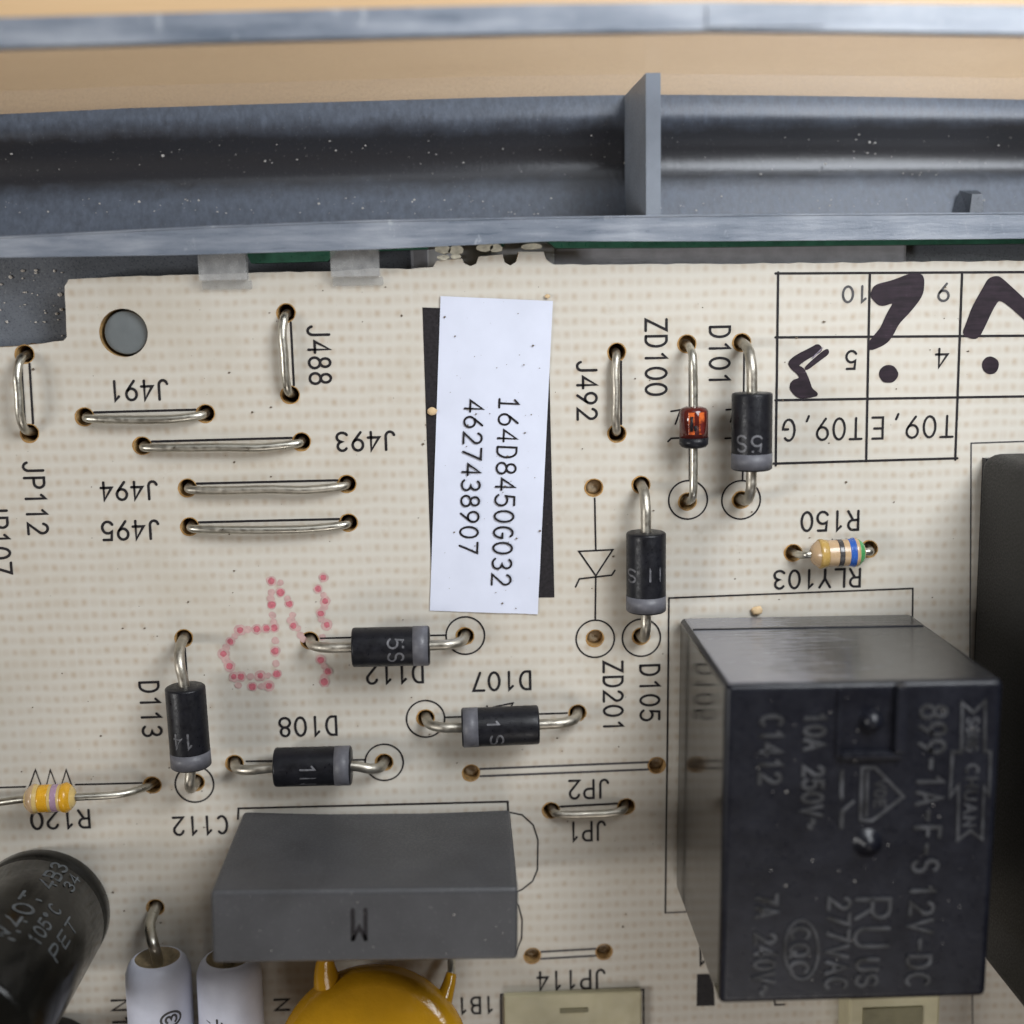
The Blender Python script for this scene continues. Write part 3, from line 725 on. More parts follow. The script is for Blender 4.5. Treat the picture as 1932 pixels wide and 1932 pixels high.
def pen(poly, name='marker_stroke', mat='marker', z=ZI + 0.012, grow=0.075):
    for _ in range(2):                                # rounded pen corners
        poly = [((a[0] * w0 + c[0] * (1 - w0)), (a[1] * w0 + c[1] * (1 - w0))) for a, c in zip(poly, poly[1:] + poly[:1]) for w0 in (.78, .22)]
    q = [at(u, v, 0) for u, v in z6(poly)]; bm = bmesh.new()
    if grow:
        n_ = len(q); ar = sum(q[i].x * q[(i + 1) % n_].y - q[(i + 1) % n_].x * q[i].y for i in range(n_)); sg_ = 1 if ar > 0 else -1
        o_ = []
        for i in range(n_):
            e1 = (q[i] - q[i - 1]).normalized(); e2 = (q[(i + 1) % n_] - q[i]).normalized(); e = e1 + e2
            e = e.normalized() if e.length > .2 else e1
            o_.append(q[i] + Vector((e.y, -e.x, 0)) * grow * sg_)
        q = o_
    f = bm.faces.new([bm.verts.new((p.x, p.y, z)) for p in q]); bm.normal_update()
    bmesh.ops.triangulate(bm, faces=[f])
    b = MB(); b.bm(bm); return part(name, b, M[mat], board)
pen([(1138, 186), (1230, 165), (1330, 125), (1385, 128), (1397, 160), (1390, 235), (1330, 315), (1262, 385), (1235, 440), (1200, 490), (1110, 530), (1108, 490), (1150, 440), (1175, 410), (1205, 340), (1248, 268), (1168, 294), (1125, 250), (1122, 230)])
pen([(1720, 195), (1745, 150), (1790, 138), (1822, 160), (1990, 318), (1990, 415), (1890, 320), (1802, 250), (1765, 300), (1700, 442), (1672, 468), (1605, 446), (1632, 380), (1660, 300)])
pen([(680, 595), (720, 560), (800, 520), (838, 498), (860, 530), (780, 570), (722, 612), (760, 628), (790, 700), (800, 735), (838, 765), (800, 775), (735, 782), (690, 735), (698, 695), (745, 680), (735, 655), (698, 625)])
pen([(800, 572), (862, 512), (866, 516), (806, 577)], mat='markerfaint', z=ZI + .016, grow=0); pen([(770, 620), (885, 520), (892, 545), (850, 575), (775, 632)])
for (x, y, r) in ((1212, 655, 45), (1752, 610, 42)):
    pen([(x + r * math.cos(a * .5236) * random.uniform(.92, 1.05), y + r * math.sin(a * .5236) * random.uniform(.9, 1.05)) for a in range(12)])
# red dot stamp
b = MB(); b2 = MB()
strong = [(1548, 30), (1600, 95), (1550, 165), (1650, 160), (1565, 297), (1465, 305), (1370, 310), (1675, 285), (1315, 375), (1275, 445), (1570, 430), (1310, 515), (1375, 575), (1485, 570), (1580, 560), (1440, 632), (1535, 628), (1845, 10), (1815, 75), (1855, 145), (1830, 215), (1865, 280), (1830, 480), (1870, 545), (1850, 605), (1520, 300), (1335, 575)]
faint = [(1548, 95), (1555, 225), (1670, 225), (1415, 306), (1570, 370), (1715, 340), (1575, 500), (1840, 350), (1835, 420), (1845, 110), (1850, 180), (1835, 248), (1545, 130), (1560, 262), (1660, 255), (1700, 300), (1290, 410), (1290, 480), (1430, 575), (1530, 568), (1340, 345), (1490, 630), (1360, 625), (1600, 40), (1640, 130), (1850, 515), (1848, 575), (1730, 362)]
for lst, bb_, r in ((strong, b, 0.25), (faint, b2, 0.27), (strong, b2, 0.40)):
    for i, (x, y) in enumerate(lst):
        c = at(x * .5176 / 1.5652, (1700 + y * .5176) / 1.5652, 0)
        disc(bb_, c, r * random.uniform(.75, 1.0), ZI + 0.002 + 0.0007 * i - (0.0 if lst is strong else 0.022 * 0), 12, 0.12)
for v in b2.v: v.z -= 0.012
part('stamp_dots', b, M['red'], board, 'red dotted ink stamp of two characters', kind='stuff')
part('stamp_dots', b2, M['redfaint'], board, 'paler dots of the red ink stamp', kind='stuff')

# ------------------------------------------------------------------ white label
lc = [at(u, v, 0) for u, v in ((826, 558), (1037, 568), (1020, 1158), (816, 1152))]
lab = thing('paper_label', 'white paper label with two printed numbers stuck over a black rectangle', 'label', ((lc[0] + lc[2]) / 2))
ex = ((lc[1] - lc[0]) + (lc[2] - lc[3])) / 2; ey = ((lc[3] - lc[0]) + (lc[2] - lc[1])) / 2
lw, lh = ex.length, ey.length; ccn = sum(lc, Vector()) / 4; ang = math.atan2(ex.y, ex.x)
def lab_pt(x, y, z):                         # label frame: x right, y up from its centre
    c, s = math.cos(ang), math.sin(ang); return Vector((ccn.x + c * x - s * y, ccn.y + s * x + c * y, z))
b = MB(); nx, ny = 8, 20; vs = []
for j in range(ny + 1):
    for i in range(nx + 1):
        x = (i / nx - .5) * lw; y = (j / ny - .5) * lh
        e = max(abs(i / nx - .5), abs(j / ny - .5)) * 2
        vs.append(lab_pt(x, y, 0.10 + 0.03 * math.sin(x * .9 + y * .5) + (0.05 if e > .99 and random.random() < .3 else 0)))
b.add(vs, [[j * (nx + 1) + i, j * (nx + 1) + i + 1, (j + 1) * (nx + 1) + i + 1, (j + 1) * (nx + 1) + i] for j in range(ny) for i in range(nx)], 0, True)
rimi = [i for i in range(nx + 1)] + [(j + 1) * (nx + 1) - 1 for j in range(1, ny + 1)] + [ny * (nx + 1) + i for i in range(nx - 1, -1, -1)] + [j * (nx + 1) for j in range(ny - 1, 0, -1)]
rv = [vs[i] for i in rimi]; n = len(rv)
b.add(rv + [Vector((p.x, p.y, 0.045)) for p in rv], [[i, i + n, (i + 1) % n + n, (i + 1) % n] for i in range(n)], 1)
part('label_sheet', b, [M['label'], M['labeledge']], lab)
for s, u0, u1, v0, v1 in (('i64D8450G032', 929, 977, 752, 1106), ('4627438907', 866, 912, 757, 1045)):
    c = at((u0 + u1) / 2, (v0 + v1) / 2, 0.15)
    a_, c_ = at((u0 + u1) / 2, v0, .15), at((u0 + u1) / 2, v1, .15); w = (c_ - a_).length; h = (at(u1 - 8, 900, .15) - at(u0 + 4, 900, .15)).length
    b = MB(); lettering(b, s, w, h, 0.13, 0.16, placer(c.x, c.y, w, h, ang - math.pi / 2)); part('printed_text', b, M['ink'], lab)

# ------------------------------------------------------------------ wires
def lead(name, parent, pts, r=0.3, mat='tin', n=7, seg=12):
    b = MB(); tube(b, smooth_path(pts, n), r, seg); return part(name, b, M[mat], parent)
def jumper(key, label, rise, r=0.265, mat='tin', bow=-0.17):
    a, c = H3[key]; d = (c - a).normalized(); L = (c - a).length
    nrm = Vector((-d.y, d.x, 0))
    pts = [a + Vector((0, 0, -1.5)), a + d * 0.05 + Vector((0, 0, -0.5)), a + d * 0.30 + nrm * bow * .5 + Vector((0, 0, rise * .62))]
    for k in (0.25, 0.5, 0.75):
        pts.append(a + d * L * k + nrm * (bow + random.uniform(-.07, .07)) + Vector((0, 0, random.uniform(-.05, .05) + rise * (1.0 + 0.12 * math.sin(math.pi * k)))))
    pts += [c - d * 0.30 + nrm * bow * .5 + Vector((0, 0, rise * .62)), c - d * 0.05 + Vector((0, 0, -0.5)), c + Vector((0, 0, -1.5))]
    mid = (a + c) / 2; b = MB(); tube(b, smooth_path(pts, 7), r, 12)
    return single('jumper_wire', b, M[mat], label, 'jumper wire', group='wire jumpers bridging two holes of the board', org=mid)
jumper('J488', 'short bent tin wire jumper beside the printed J488', 0.7)
jumper('J491', 'tin wire jumper just below the printed J491', 0.62)
jumper('J493', 'long tin wire jumper ending beside the printed J493', 0.62)
jumper('J494', 'long tin wire jumper beside the printed J494', 0.62, mat='dulltin')
jumper('J495', 'long tin wire jumper beside the printed J495', 0.62)
jumper('J492', 'short straight tin wire jumper beside the printed J492', 0.6, mat='dulltin')
jumper('JP112', 'tin wire jumper bowed above the board notch over the printed JP112', 1.0)
jumper('JP1', 'short drooping tin wire jumper over the printed JP1', 0.6, mat='dulltin')

# ------------------------------------------------------------------ diodes
def diode(key, label, e0, e1, z, cath, mark=None, tilt=0.0):
    """e0/e1 photo positions of the body's two end centres; cath: which end carries the band (and hole index)"""
    a = at(*e0, z); c = at(*e1, z + tilt); ha, hb = H3[key]
    ax = (c - a).normalized(); L = (c - a).length; R = 1.24
    t = thing('rectifier_diode', label, 'diode', ((a + c) / 2).xy.to_3d(), 'black rectifier diodes with a grey band')
    b = MB(); bw = 1.05
    prof = [(0, 0), (0, 0.5), (0.0, R - .10), (0.06, R - .02), (0.14, R), (bw, R)] if cath == 0 else [(0, 0), (0, .5), (0, R - .10), (0.06, R - .02), (0.14, R), (L - bw, R)]
    prof += [(L - bw, R), (L - .14, R), (L - .06, R - .02), (L, R - .10), (L, .5), (L, 0)] if cath == 0 else [(L - .14, R), (L - .06, R - .02), (L, R - .10), (L, .5), (L, 0)]
    lathe(b, a, ax, prof, 36, up=(0, 0, 1)); 
    b.f = [f for f in b.f]; body = part('body', b, M['epoxy'], t)
    b = MB(); s0 = 0.10 if cath == 0 else L - bw
    lathe(b, a + ax * s0, ax, [(0, R - .02), (0.0, R + .018), (bw - .10, R + .018), (bw - .10, R - .02)], 36, up=(0, 0, 1)); part('cathode_band', b, M['band'], t)
    # moulded flash line along the side
    for h, e, d in ((ha, a, ax), (hb, c, -ax)):
        o = e - d * 0.9 ; dirh = (Vector((h.x, h.y, 0)) - Vector((e.x, e.y, 0)))
        hz = dirh.length
        o = e + dirh.normalized() * hz * 0.55
        pts = [e + d * 0.3, e + Vector((o.x - e.x, o.y - e.y, 0.0)) * .35 + Vector((0, 0, 0.0)), Vector((o.x, o.y, z * .98)), Vector((e.x, e.y, 0)).lerp(Vector((h.x, h.y, 0)), .88) + Vector((0, 0, z * .66)), Vector((h.x, h.y, -0.2)) , Vector((h.x, h.y, -1.5))]
        pts[0].z = e.z + (d * .3).z
        lead('lead', t, pts, 0.325, 'dulltin')
    if mark:
        up = Vector((0, 0, 1)); side = ax.cross(up).normalized(); up2 = side.cross(ax)
        for s, pos, ang0, wd, ht, around in mark:
            b = MB(); Rm = R + 0.012
            def wrap(x, y, zz, pos=pos, ang0=ang0, wd=wd, ht=ht, around=around):
                # around: letters run round the body; otherwise along it
                if around: al = pos + (y - ht / 2); th_ = ang0 + (x - wd / 2) / R
                else: al = pos + (x - wd / 2); th_ = ang0 + (y - ht / 2) / R
                return a + ax * al + (up2 * math.cos(th_) + side * math.sin(th_)) * (Rm + zz)
            lettering(b, s, wd, ht, 0.13, 0, wrap); part('marking', b, M['bandmark'], body)
    return t
diode('D101', 'black diode with grey band between the printed D101 and the revision table', (1419, 741), (1418, 886), 2.6, 1, [('5S', 3.0, 0.35, 1.6, 0.95, True)])
diode('D105', 'black diode with grey band above the printed D105', (1219, 1004), (1219, 1153), 1.9, 1, [('N', 2.5, -.35, .8, .75, True), ('S', 2.6, .95, .7, .8, True)])
diode('D112', 'black diode with grey band above the printed D112', (665, 1221.5), (811, 1218), 1.9, 1, [('5S', 2.75, -.05, 1.5, 0.95, True)])
diode('D107', 'black diode with grey band below the printed D107', (871, 1373), (1016.5, 1367), 1.9, 0, [('1', 2.0, -.45, .5, .7, True), ('S', 2.2, .45, .8, .8, True)])
diode('D108', 'black diode with grey band below the printed D108', (518.5, 1447.5), (663.5, 1444), 1.7, 1, [('1N', 2.2, .15, 1.5, .9, True)])
diode('D113', 'black diode with faint band beside the printed D113', (349, 1295), (361, 1446), 2.6, 1, [('14', 3.2, .1, 1.2, .9, True)])

# glass zener diode
a = at(1309, 767, 1.9); c = at(1309, 845, 1.9); ax = (c - a).normalized(); L = (c - a).length
t = thing('glass_diode', 'small red glass diode with black end beside the printed ZD100', 'diode', ((a + c) / 2).xy.to_3d())
b = MB(); R = 0.88

dkred = plain('dark_red_glass', (0.075, 0.012, 0.009), 0.10, var=0.3, rvar=0.03)
b = MB(); lathe(b, a, ax, [(0, 0), (0, .5), (.10, .76), (.28, R), (L * .74, R)], 28); part('glass_body', b, dkred, t)
b = MB(); lathe(b, a, ax, [(L * .74, R), (L * .74, R + .015), (L - .25, R + .015), (L - .08, .76), (L, .5), (L, 0)], 28); part('cathode_band', b, M['epoxy'], t)
side = ax.cross(Vector((0, 0, 1))).normalized()
for a0, a1 in ((-.62, -.20), (.12, .55)):
    b = MB(); vs = []
    for i in range(6):
        for k in range(5):
            th_ = a0 + (a1 - a0) * k / 4; rr = R + .012
            vs.append(a + ax * (.30 + 1.35 * i / 5) + (Vector((0, 0, 1)) * math.cos(th_) + side * math.sin(th_)) * rr)
    b.add(vs, [[i * 5 + k, i * 5 + k + 1, i * 5 + k + 6, i * 5 + k + 5] for i in range(5) for k in range(4)], 0, True)
    part('orange_core', b, M['redglass'], t)
for k_ in (-1, 1):
    b = MB(); p0 = a + ax * 0.55 + Vector((-0.28, 0, .84)); p1 = a + ax * 1.45 + Vector((-0.28, 0, .84))
    if k_ == 1: p0 += Vector((.22, -.55, 0.02)); p1 = p0 + ax * .3
    tube(b, [p0, p1], 0.10, 8); part('chip_mark', b, M['epoxy'], t)
for h, e, d in ((H3['ZD100'][0], a, ax), (H3['ZD100'][1], c, -ax)):
    lead('lead', t, [e + d * .2, e - d * 1.2, e.lerp(Vector((h.x, h.y, 1.9)), .78), Vector((h.x, h.y, 1.9)).lerp(e, .08) - Vector((0, 0, .75)), Vector((h.x, h.y, -.2)), Vector((h.x, h.y, -1.5))], 0.25, 'tin')

# ------------------------------------------------------------------ resistors
def resistor(name, label, e0, e1, z, ha, hb, R, paint, bands, grp):
    a = at(*e0, z); c = at(*e1, z); ax = (c - a).normalized(); L = (c - a).length
    t = thing(name, label, 'resistor', ((a + c) / 2).xy.to_3d(), grp)
    def rad(f):      # dog-bone body
        e = min(f, 1 - f)
        return R * (0.30 + 0.72 * min(1, (e / .17)) ** .55) * (1 - 0.09 * max(0, min(1, (e - .2) / .1)))
    fs = [i / 40 for i in range(41)]
    b = MB(); lathe(b, a, ax, [(0, 0)] + [(f * L, rad(f)) for f in fs] + [(L, 0)], 28); part('body', b, M[paint], t)
    for f0, f1, m in bands:
        b = MB(); g_ = [f0 + (f1 - f0) * i / 6 for i in range(7)]
        lathe(b, a, ax, [(g_[0] * L, rad(g_[0]) - .02)] + [(f * L, rad(f) + .014) for f in g_] + [(g_[-1] * L, rad(g_[-1]) - .02)], 28); part('colour_band', b, M[m], t)
    for h, e, d in ((ha, a, ax), (hb, c, -ax)):
        hh = Vector((h.x, h.y, 0)); 
        lead('lead', t, [e + d * .2, e - d * .25, e.lerp(hh + Vector((0, 0, z)), .6) - Vector((0, 0, z * .22)), hh.lerp(Vector((e.x, e.y, 0)), .10) + Vector((0, 0, z * .25)), hh + Vector((0, 0, -.5)), hh + Vector((0, 0, -1.5))], 0.24, 'tin')
    return t
resistor('colour_banded_resistor', 'small tan resistor with blue and green bands below the printed R150', (1529, 1046), (1632, 1041), 1.5, H3['R150'][0], H3['R150'][1], 0.92, 'restan',
         ((.14, .30, 'gold'), (.48, .57, 'dark'), (.68, .79, 'blue'), (.86, .955, 'grn')), 'axial colour banded resistors')
resistor('colour_banded_resistor', 'ochre resistor with orange and violet bands above the printed R120', (46, 1508), (143, 1504), 2.1, at(-60, 1507, 0), H3['R120'][1], 0.92, 'resyellow',
         ((.08, .22, 'restan'), (.30, .50, 'yband'), (.56, .68, 'violet'), (.74, .92, 'yband')), 'axial colour banded resistors')

# ------------------------------------------------------------------ grey box capacitor
cap = thing('box_capacitor', 'grey box film capacitor beside the printed C112', 'capacitor', (-6.2, -35.5, 0))
ang_c = math.radians(-1.6)
mat_c = Matrix.Translation((-6.12, -35.58, 0)) @ Matrix.Rotation(ang_c, 4, 'Z')
bm = bmesh.new(); bmesh.ops.create_cube(bm, size=1)
for v in bm.verts: v.co = Vector((v.co.x * 17.4, v.co.y * 4.4, 0.25 if v.co.z < 0 else 12.0))
bmesh.ops.bevel(bm, geom=bm.edges[:], offset=0.32, segments=3, affect='EDGES', profile=0.6)
bmesh.ops.subdivide_edges(bm, edges=[e for e in bm.edges if e.calc_length() > 6], cuts=8, use_grid_fill=True)
for v in bm.verts:                                   # slightly sunken back face, as moulded
    if v.co.y > 1.9: v.co.y -= 0.28 * max(0, math.cos(v.co.x / 8.6 * 1.35)) * max(0, 1 - v.co.z / 9)
b = MB(); b.bm(bm, 0, False, mat_c)
part('case', b, M['capgrey'], cap)
b = MB()
for pl in ([(-.36, .9), (-.36, -.9)], [(.36, .9), (.36, -.9)], [(-.36, -.9), (0, -.15), (.36, -.9)]):
    ribbon(b, pl, 0.25, 12.01, tf=lambda x, y, z: mat_c @ Vector((x - .35, y + .1, z)))
part('printed_mark', b, M['ink'], cap)
for sx_ in (-1, 1):
    b = MB(); tube(b, [Vector((-6.15 + sx_ * 7.5, -35.5, .4)), Vector((-6.15 + sx_ * 7.5, -35.5, -1.5))], .3, 10); part('lead', b, M['tin'], cap)

# ------------------------------------------------------------------ relays
RB = [13.75, 28.35, -39.2, -21.15]                    # x0 x1 y0 y1 of the case
RH = 15.0
ra = math.radians(-1.0)
rc = Vector(((RB[0] + RB[1]) / 2 + .22, (RB[2] + RB[3]) / 2 - .22, 0)); rw = 15.15; rl = 18.55
rel = thing('power_relay', 'glossy black relay with raised lettering inside the outline printed RLY103', 'relay', rc)
mr = Matrix.Translation(rc) @ Matrix.Rotation(math.radians(-0.7), 4, 'Z')
bm = bmesh.new(); bmesh.ops.create_cube(bm, size=1)
for v in bm.verts: v.co = Vector((v.co.x * rw, v.co.y * rl, 0.3 if v.co.z < 0 else RH))
bmesh.ops.bevel(bm, geom=bm.edges[:], offset=0.42, segments=4, affect='EDGES', profile=0.55)
bm.normal_update()
b = MB(); vs = [mr @ v.co for v in bm.verts]; bm.verts.index_update(); b.v += vs
for f in bm.faces:
    b.f.append([v.index for v in f.verts]); b.smooth.append(f.calc_area() < 8)
    nrm = f.normal
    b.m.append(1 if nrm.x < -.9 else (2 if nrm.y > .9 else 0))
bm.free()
part('case', b, [M['relay'], M['relayside'], M['scuffed_glare']], rel)
# moulded groove line near the base of the upper side
def mrp(x, y, z): return mr @ Vector((x, y, z))
b = MB(); box(b, -rw / 2 + .3, rw / 2 - .4, rl / 2 - .05, rl / 2 + .06, 3.4, 3.65, 0.03, mat=mr); part('case_seam', b, M['relay'], rel)
# gate pocket with bump and ridge
def R2(u, v): return mr.inverted() @ at(u, v, RH)
p = R2(1645, 1362); 
b = MB(); box(b, p.x + 1.15, p.x + 1.75, p.y - 1.6, rl / 2 - .12, RH - .3, RH + .55, .12, mat=mr); part('ridge', b, M['relay'], rel)
b = MB(); box(b, p.x - 1.7, p.x + 1.75, p.y - 2.0, p.y - 1.62, RH - .3, RH + .38, .12, mat=mr); part('ridge', b, M['relay'], rel)
b = MB(); box(b, p.x - 1.95, p.x - 1.65, p.y - 1.9, rl / 2 - .3, RH - .3, RH + .15, .07, mat=mr); part('ridge', b, M['relay'], rel)
b = MB(); lathe(b, mr @ Vector((p.x - .05, p.y + .1, RH - .1)), (0, 0, 1), [(0, .62), (.35, .58), (.62, .40), (.72, 0)], 20); part('bump', b, M['relay'], rel)
p = R2(1637, 1590); b = MB(); lathe(b, mr @ Vector((p.x, p.y, RH - .1)), (0, 0, 1), [(0, .85), (.16, .8), (.2, .5), (.55, .42), (.6, 0)], 20); part('bump', b, M['relay'], rel)
ZR = RH - 0.01
for s, u0, u1, v0, v1 in (('C1412', 1431, 1477, 1346, 1480), ('10A 250V~', 1512, 1556, 1342, 1566), ('899-1A-F-S', 1726, 1780, 1329, 1648), ('12V-DC', 1711, 1760, 1664, 1862),
                          ('277VAC', 1557, 1603, 1690, 1868), ('7A 240V~', 1421, 1465, 1684, 1880), ('CQC', 1488, 1528, 1745, 1838), ('RU', 1610, 1680, 1690, 1790), ('US', 1612, 1658, 1805, 1862)):
    b = MB(); px_text(b, s, u0, u1, v0, v1, 'cw', 0.20, ZR, 0.10, tilt=math.radians(-1.0)); part('raised_text', b, M['emboss'], rel)
def rline(pts, w=.16, closed=False, name='raised_mark'):
    b = MB(); ribbon(b, [at(u, v, RH)[:2] for u, v in pts], w, ZR, .09, closed=closed); part(name, b, M['emboss'], rel)
rline([(1815, 1326), (1836, 1344), (1858, 1322), (1857, 1416), (1868, 1418), (1866, 1500), (1856, 1482), (1852, 1582), (1830, 1566), (1806, 1584), (1808, 1480), (1792, 1502), (1796, 1418), (1813, 1418)], .17, True, 'raised_logo')
for s, u0, u1, v0, v1 in (('SONG', 1821, 1847, 1352, 1418), ('CHUAN', 1818, 1844, 1440, 1560)):
    b = MB(); px_text(b, s, u0, u1, v0, v1, 'cw', 0.12, ZR, 0.07, tilt=math.radians(-1.0)); part('raised_text', b, M['emboss'], rel)
rline([(1626, 1448), (1650, 1447), (1704, 1502), (1644, 1548), (1623, 1546)], .17, True); rline([(1636, 1456), (1634, 1538)], .14)
b = MB(); px_text(b, 'VDE', 1648, 1672, 1470, 1524, 'cw', 0.12, ZR, 0.07); part('raised_text', b, M['emboss'], rel)
rline([(1588, 1454), (1587, 1503)], .2); rline([(1609, 1512), (1588, 1530), (1587, 1560)], .2)
rline([(1512 + 32 * math.cos(k * .3142), 1791 + 56 * math.sin(k * .3142)) for k in range(20)], .14, True)

# taller black relay at the side
p0 = at(1842, 852, 0); p1 = at(1862, 1757, 0)
big = thing('power_relay', 'tall matt black relay standing beside the lettered relay', 'relay', (p0.x + 8, (p0.y + p1.y) / 2, 0))
bm = bmesh.new(); bmesh.ops.create_cube(bm, size=1)
for v in bm.verts: v.co = Vector((p0.x + (0 if v.co.x < 0 else 17), p1.y if v.co.y < 0 else p0.y, 0.3 if v.co.z < 0 else 20))
bmesh.ops.bevel(bm, geom=bm.edges[:], offset=1.1, segments=5, affect='EDGES', profile=0.5)
b = MB(); b.bm(bm, 0, True)
part('case', b, dusty('matt_black_case', (0.010, 0.010, 0.0105), (0.03, 0.03, 0.03), 0.42, .68, 0.25), big)
b = MB(); box(b, p0.x + .4, p0.x + 16.6, p1.y + .4, p0.y - .4, 0.02, 0.6); part('base_plate', b, M['epoxy'], big)

# ------------------------------------------------------------------ electrolytic capacitors
def can(label, base, R, H, marks):
    t = thing('electrolytic_capacitor', label, 'capacitor', base, 'black sleeved electrolytic capacitors')
    b = MB(); lathe(b, base, (0, 0, 1), [(0.05, 0), (.05, R - .5), (.1, R - .12), (.35, R), (1.3, R), (1.6, R - .16), (1.9, R), (H - .5, R), (H - .12, R - .2), (H, R - .55), (H, R - .9)], 64); sl = part('sleeve', b, M['sleeve'], t)
    b = MB(); lathe(b, base, (0, 0, 1), [(H - .08, R - .85), (H - .06, R - .9), (H - .05, 0)], 48); part('can_top', b, M['aluminium'], t)
    for s, th0, hz, wd, ht, thick in marks:
        b = MB()
        def wrap(x, y, zz):       # reads down the can
            z = hz - x; a = th0 - (y - ht / 2) / R * -1
            return Vector(base) + Vector((math.cos(a) * (R + .02 + zz), math.sin(a) * (R + .02 + zz), z))
        lettering(b, s, wd, ht, thick, 0, wrap); part('printed_text', b, M['sleevemark'], sl)
    return t
ec = at(84, 1716, 0)
can('black electrolytic capacitor with pale printing standing beside the white resistors', (ec.x, ec.y, 0), 4.35, 16.0,
    [('M40T', 1.20, 11.6, 5.4, 1.15, .2), ('105*C', .84, 10.8, 4.4, .8, .14), ('PET', .50, 10.4, 4.2, .85, .13), ('4B3', 1.12, 5.0, 3.2, 1.0, .17), ('34', .84, 4.0, 1.8, .7, .13)])
e2 = at(88, 1985, 0)
can('black electrolytic capacitor mostly hidden behind the one with pale printing', (e2.x + .6, e2.y - .2, 0), 3.0, 9.0, [])

# ------------------------------------------------------------------ white coated resistors
def white_res(label, u, hole, marks):
    z = 2.6; a = at(u, 1806, z); ax = Vector((-0.01, -1, 0.0)).normalized(); R = 2.08; L = 11
    t = thing('white_resistor', label, 'resistor', (a.x, a.y - L / 2, 0), 'white coated power resistors')
    b = MB(); lathe(b, a, ax, [(.55, 0), (.45, .9), (.18, 1.2), (0, 1.42), (.06, 1.6), (.35, 1.86), (.9, 2.05), (1.6, R), (L - 1.2, R), (L - .5, 1.9), (L, 1.4), (L, 0)], 40, mis=[1, 1, 1, 0, 0, 0, 0, 0, 0, 0, 0]); body = part('body', b, [M['tubewhite'], M['tubeend']], t)
    h = hole
    lead('lead', t, [a + ax * .8, a - ax * .2 + Vector((0, 0, .15)), Vector((a.x + (h.x - a.x) * .35, a.y + 1.1, 2.75)), Vector((h.x - .05, h.y - .42, 1.6)), Vector((h.x, h.y, -.2)), Vector((h.x, h.y, -1.5))], .36, 'tin')
    for s, pos, th0, wd, ht, fl in marks:
        b = MB(); side = ax.cross(Vector((0, 0, 1))).normalized()
        def wrap(x, y, zz):
            al = pos + (y - ht / 2) * -1 if not fl else pos - (x - wd / 2); th_ = th0 + ((x - wd / 2) * -1 if not fl else (y - ht / 2)) / R
            return a + ax * al + (Vector((0, 0, 1)) * math.cos(th_) + side * math.sin(th_)) * (R + .015 + zz)
        lettering(b, s, wd, ht, .15, 0, wrap); part('marking', b, M['thinink'], body)
    return t
white_res('white coated resistor with its bent lead between the electrolytic and box capacitors', 297, H3['W1'][0], [('4', 4.1, .25, .8, 1.1, True), ('O', 3.3, -.55, 1.0, 1.3, True), ('3', 3.3, -.55, .5, .7, True)])
white_res('white coated resistor tucked under the corner of the grey box capacitor', 431, H3['W2'][0], [('4', 3.6, .35, .8, 1.0, True)])

# ------------------------------------------------------------------ yellow disc capacitor
dc = at(704, 2014, 5.0); t = thing('disc_capacitor', 'glossy yellow disc capacitor leaning behind the grey box capacitor', 'capacitor', (dc.x, dc.y, 0))
axd = Vector((0.02, 0.40, 0.9)).normalized(); R = 6.3
b = MB(); prof = []
for k in range(25):
    a_ = math.pi * k / 24; prof.append((-1.6 * math.cos(a_), max(0, R - 1.5 + 1.5 * math.sin(a_)) if 0 < k < 24 else 0))
prof[0] = (-1.75, 0); prof[-1] = (1.75, 0)
lathe(b, dc, axd, prof, 64); part('body', b, M['yellow'], t)
upd = (Vector((0, 1, 0)) - axd * axd.y).normalized(); rt = upd.cross(axd)
if rt.x < 0: rt = -rt
for sg, (u, v), zz in ((-1, (614, 1800), 4.0), (1, (852, 1836), 2.4)):
    h = at(u, v, zz); e = dc + rt * (-2.7 if sg < 0 else 4.2) + upd * (4.6 if sg < 0 else 3.2)
    path = smooth_path([dc + rt * sg * 2.5 + upd * 3.2 - axd * .4, e, e.lerp(h, .55) + rt * sg * .12, h], 6)
    b = MB(); tube(b, path, [(1.15 if sg < 0 else 0.55) * (1 - (i / (len(path) - 1)) ** .7) + (0.46 if sg < 0 else 0.34) for i in range(len(path))], 16)
    part('coated_leg', b, M['yellow'], t)
    g0 = Vector((h.x, h.y + .5, 0)); lead('lead', t, [path[-2], h, h.lerp(g0, .5) + Vector((0, .4, 0)), g0 + Vector((0, .3, 0)), g0 + Vector((0, .3, -1.5))], .26, 'tin')

# ------------------------------------------------------------------ connectors at the lower edge
a = at(950, 1880, 0.6); c = at(1211, 1990, .6)
t = thing('connector_block', 'low cream connector block with a minus mark beside the printed JP114', 'connector', ((a.x + c.x) / 2, (a.y + c.y) / 2, 0), 'cream nylon connectors')
b = MB(); box(b, a.x, c.x, c.y, a.y, 0.05, .6, .12); part('shell', b, M['nylon'], t)
q = at(1083, 1906, .62); b = MB(); box(b, q.x - .95, q.x + .95, q.y - .16, q.y + .16, .58, .68, .04); part('minus_mark', b, M['nylondark'], t)
a = at(1606, 1888, 3); c = at(1808, 2000, 3)
t = thing('connector_block', 'cream connector block partly under the lettered black relay', 'connector', ((a.x + c.x) / 2, (a.y + c.y) / 2, 0), 'cream nylon connectors')
b = MB(); box(b, a.x, c.x - 1.2, c.y, a.y, 0.05, 2.6, .2); part('shell', b, M['nylon'], t)
b = MB(); box(b, a.x + .9, c.x - 2.4, c.y + .2, a.y - .8, 2.55, 2.72, .06); part('recess', b, M['nylondark'], t)

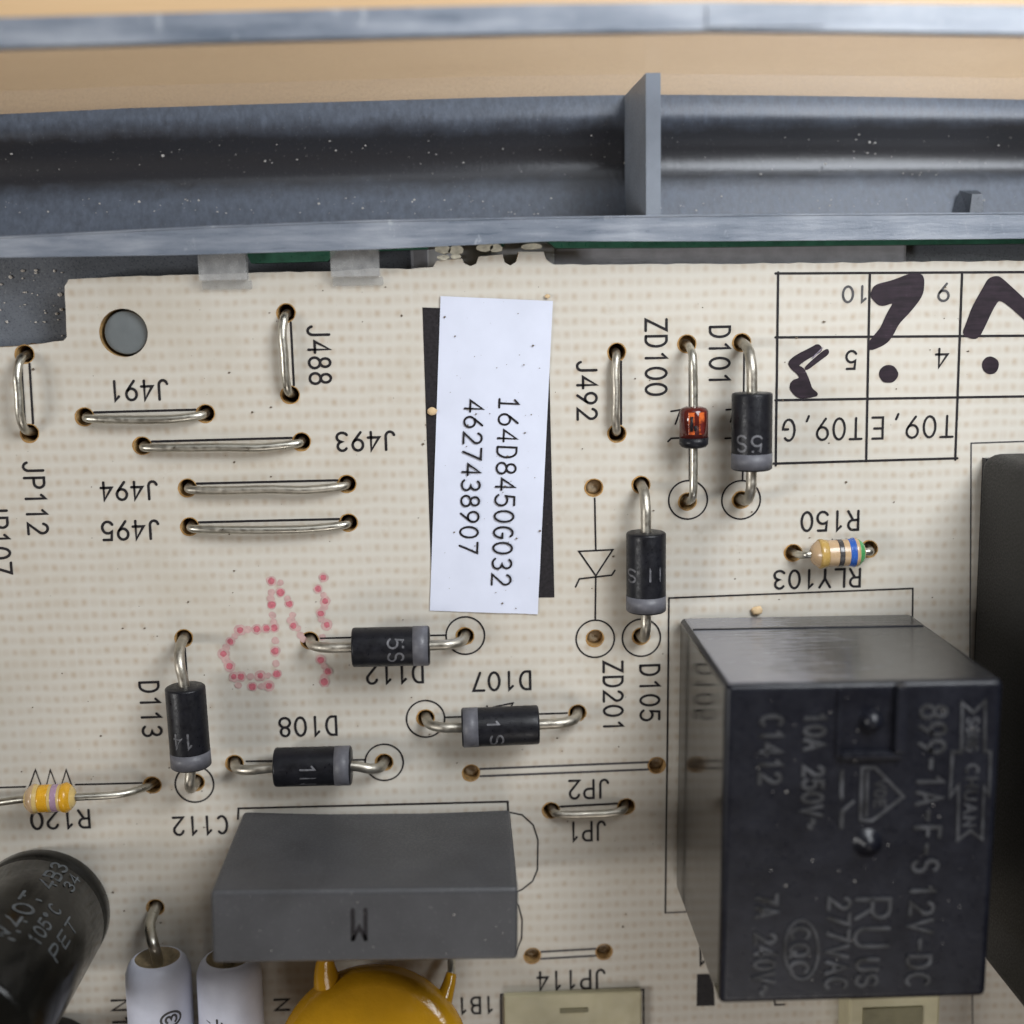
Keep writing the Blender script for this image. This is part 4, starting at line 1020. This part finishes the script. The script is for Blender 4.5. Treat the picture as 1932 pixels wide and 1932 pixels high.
# ------------------------------------------------------------------ dust and debris
def specks(name, n, region, z, rmin, rmax, mat, label, stretch=1.0):
    b = MB(); u0, u1, v0, v1 = region
    for i in range(n):
        zz = z(0) if callable(z) else z
        c = at(random.uniform(u0, u1), random.uniform(v0, v1), zz); r = rmin + (rmax - rmin) * random.random() ** 3
        k = random.randint(5, 7); ph = random.random() * 6; e = random.uniform(.4, 1)
        b.add([Vector((c.x + r * math.cos(6.283 * j / k + ph) * random.uniform(.7, 1.2), c.y + r * e * math.sin(6.283 * j / k + ph) * random.uniform(.7, 1.2), zz + random.uniform(0, r * .5))) for j in range(k)] + [c + Vector((0, 0, r * .6))],
              [[j, (j + 1) % k, k] for j in range(k)])
    return single(name, b, mat, label, 'dust', kind='stuff')
specks('dust', 380, (20, 1830, 530, 1800), 0.035, 0.02, 0.10, M['darkspeck'], 'tiny dark specks of dirt on the cream board')
specks('dust', 70, (824, 1022, 566, 1150), 0.17, 0.02, 0.10, M['darkspeck'], 'tiny dark specks of dirt on the white label')
specks('dust', 120, (0, 1932, 370, 405), -7.1, 0.03, 0.10, M['dust'], 'pale dust on the near shelf of the trough')
specks('dust', 120, (0, 1932, 235, 330), -8.2, 0.03, 0.12, M['dust'], 'pale dust on the floor of the trough')
specks('dust', 70, (1395, 1850, 1310, 1850), RH + .02, 0.02, 0.06, M['dust'], 'pale dust on top of the lettered relay')
specks('dust', 26, (420, 965, 1690, 1800), 12.02, 0.02, 0.05, M['dust'], 'pale dust on top of the grey box capacitor')
specks('dust', 40, (0, 120, 500, 640), -2.45, 0.03, 0.16, M['dust'], 'pale dust on the tray beside the board notch')
for (u, v, r, zz, lb) in ((816, 776, .30, .05, 'beige crumb on the black rectangle beside the white label'), (1033, 559, .16, .12, 'tiny beige crumb at the top corner of the white label'), (1428, 1152, .36, .05, 'tan crumb between the outline printed RLY103 and its relay')):
    bm = bmesh.new(); bmesh.ops.create_icosphere(bm, subdivisions=2, radius=r)
    c = at(u, v, zz + r * .35)
    for v_ in bm.verts: v_.co = Vector((v_.co.x * random.uniform(.8, 1.2), v_.co.y * random.uniform(.7, 1.1), v_.co.z * .45)) + c
    b = MB(); b.bm(bm, 0, True); single('crumb', b, M['crumb'], lb, 'crumb', org=c)
for o in bpy.data.objects:
    if 'mm' in o: del o['mm']
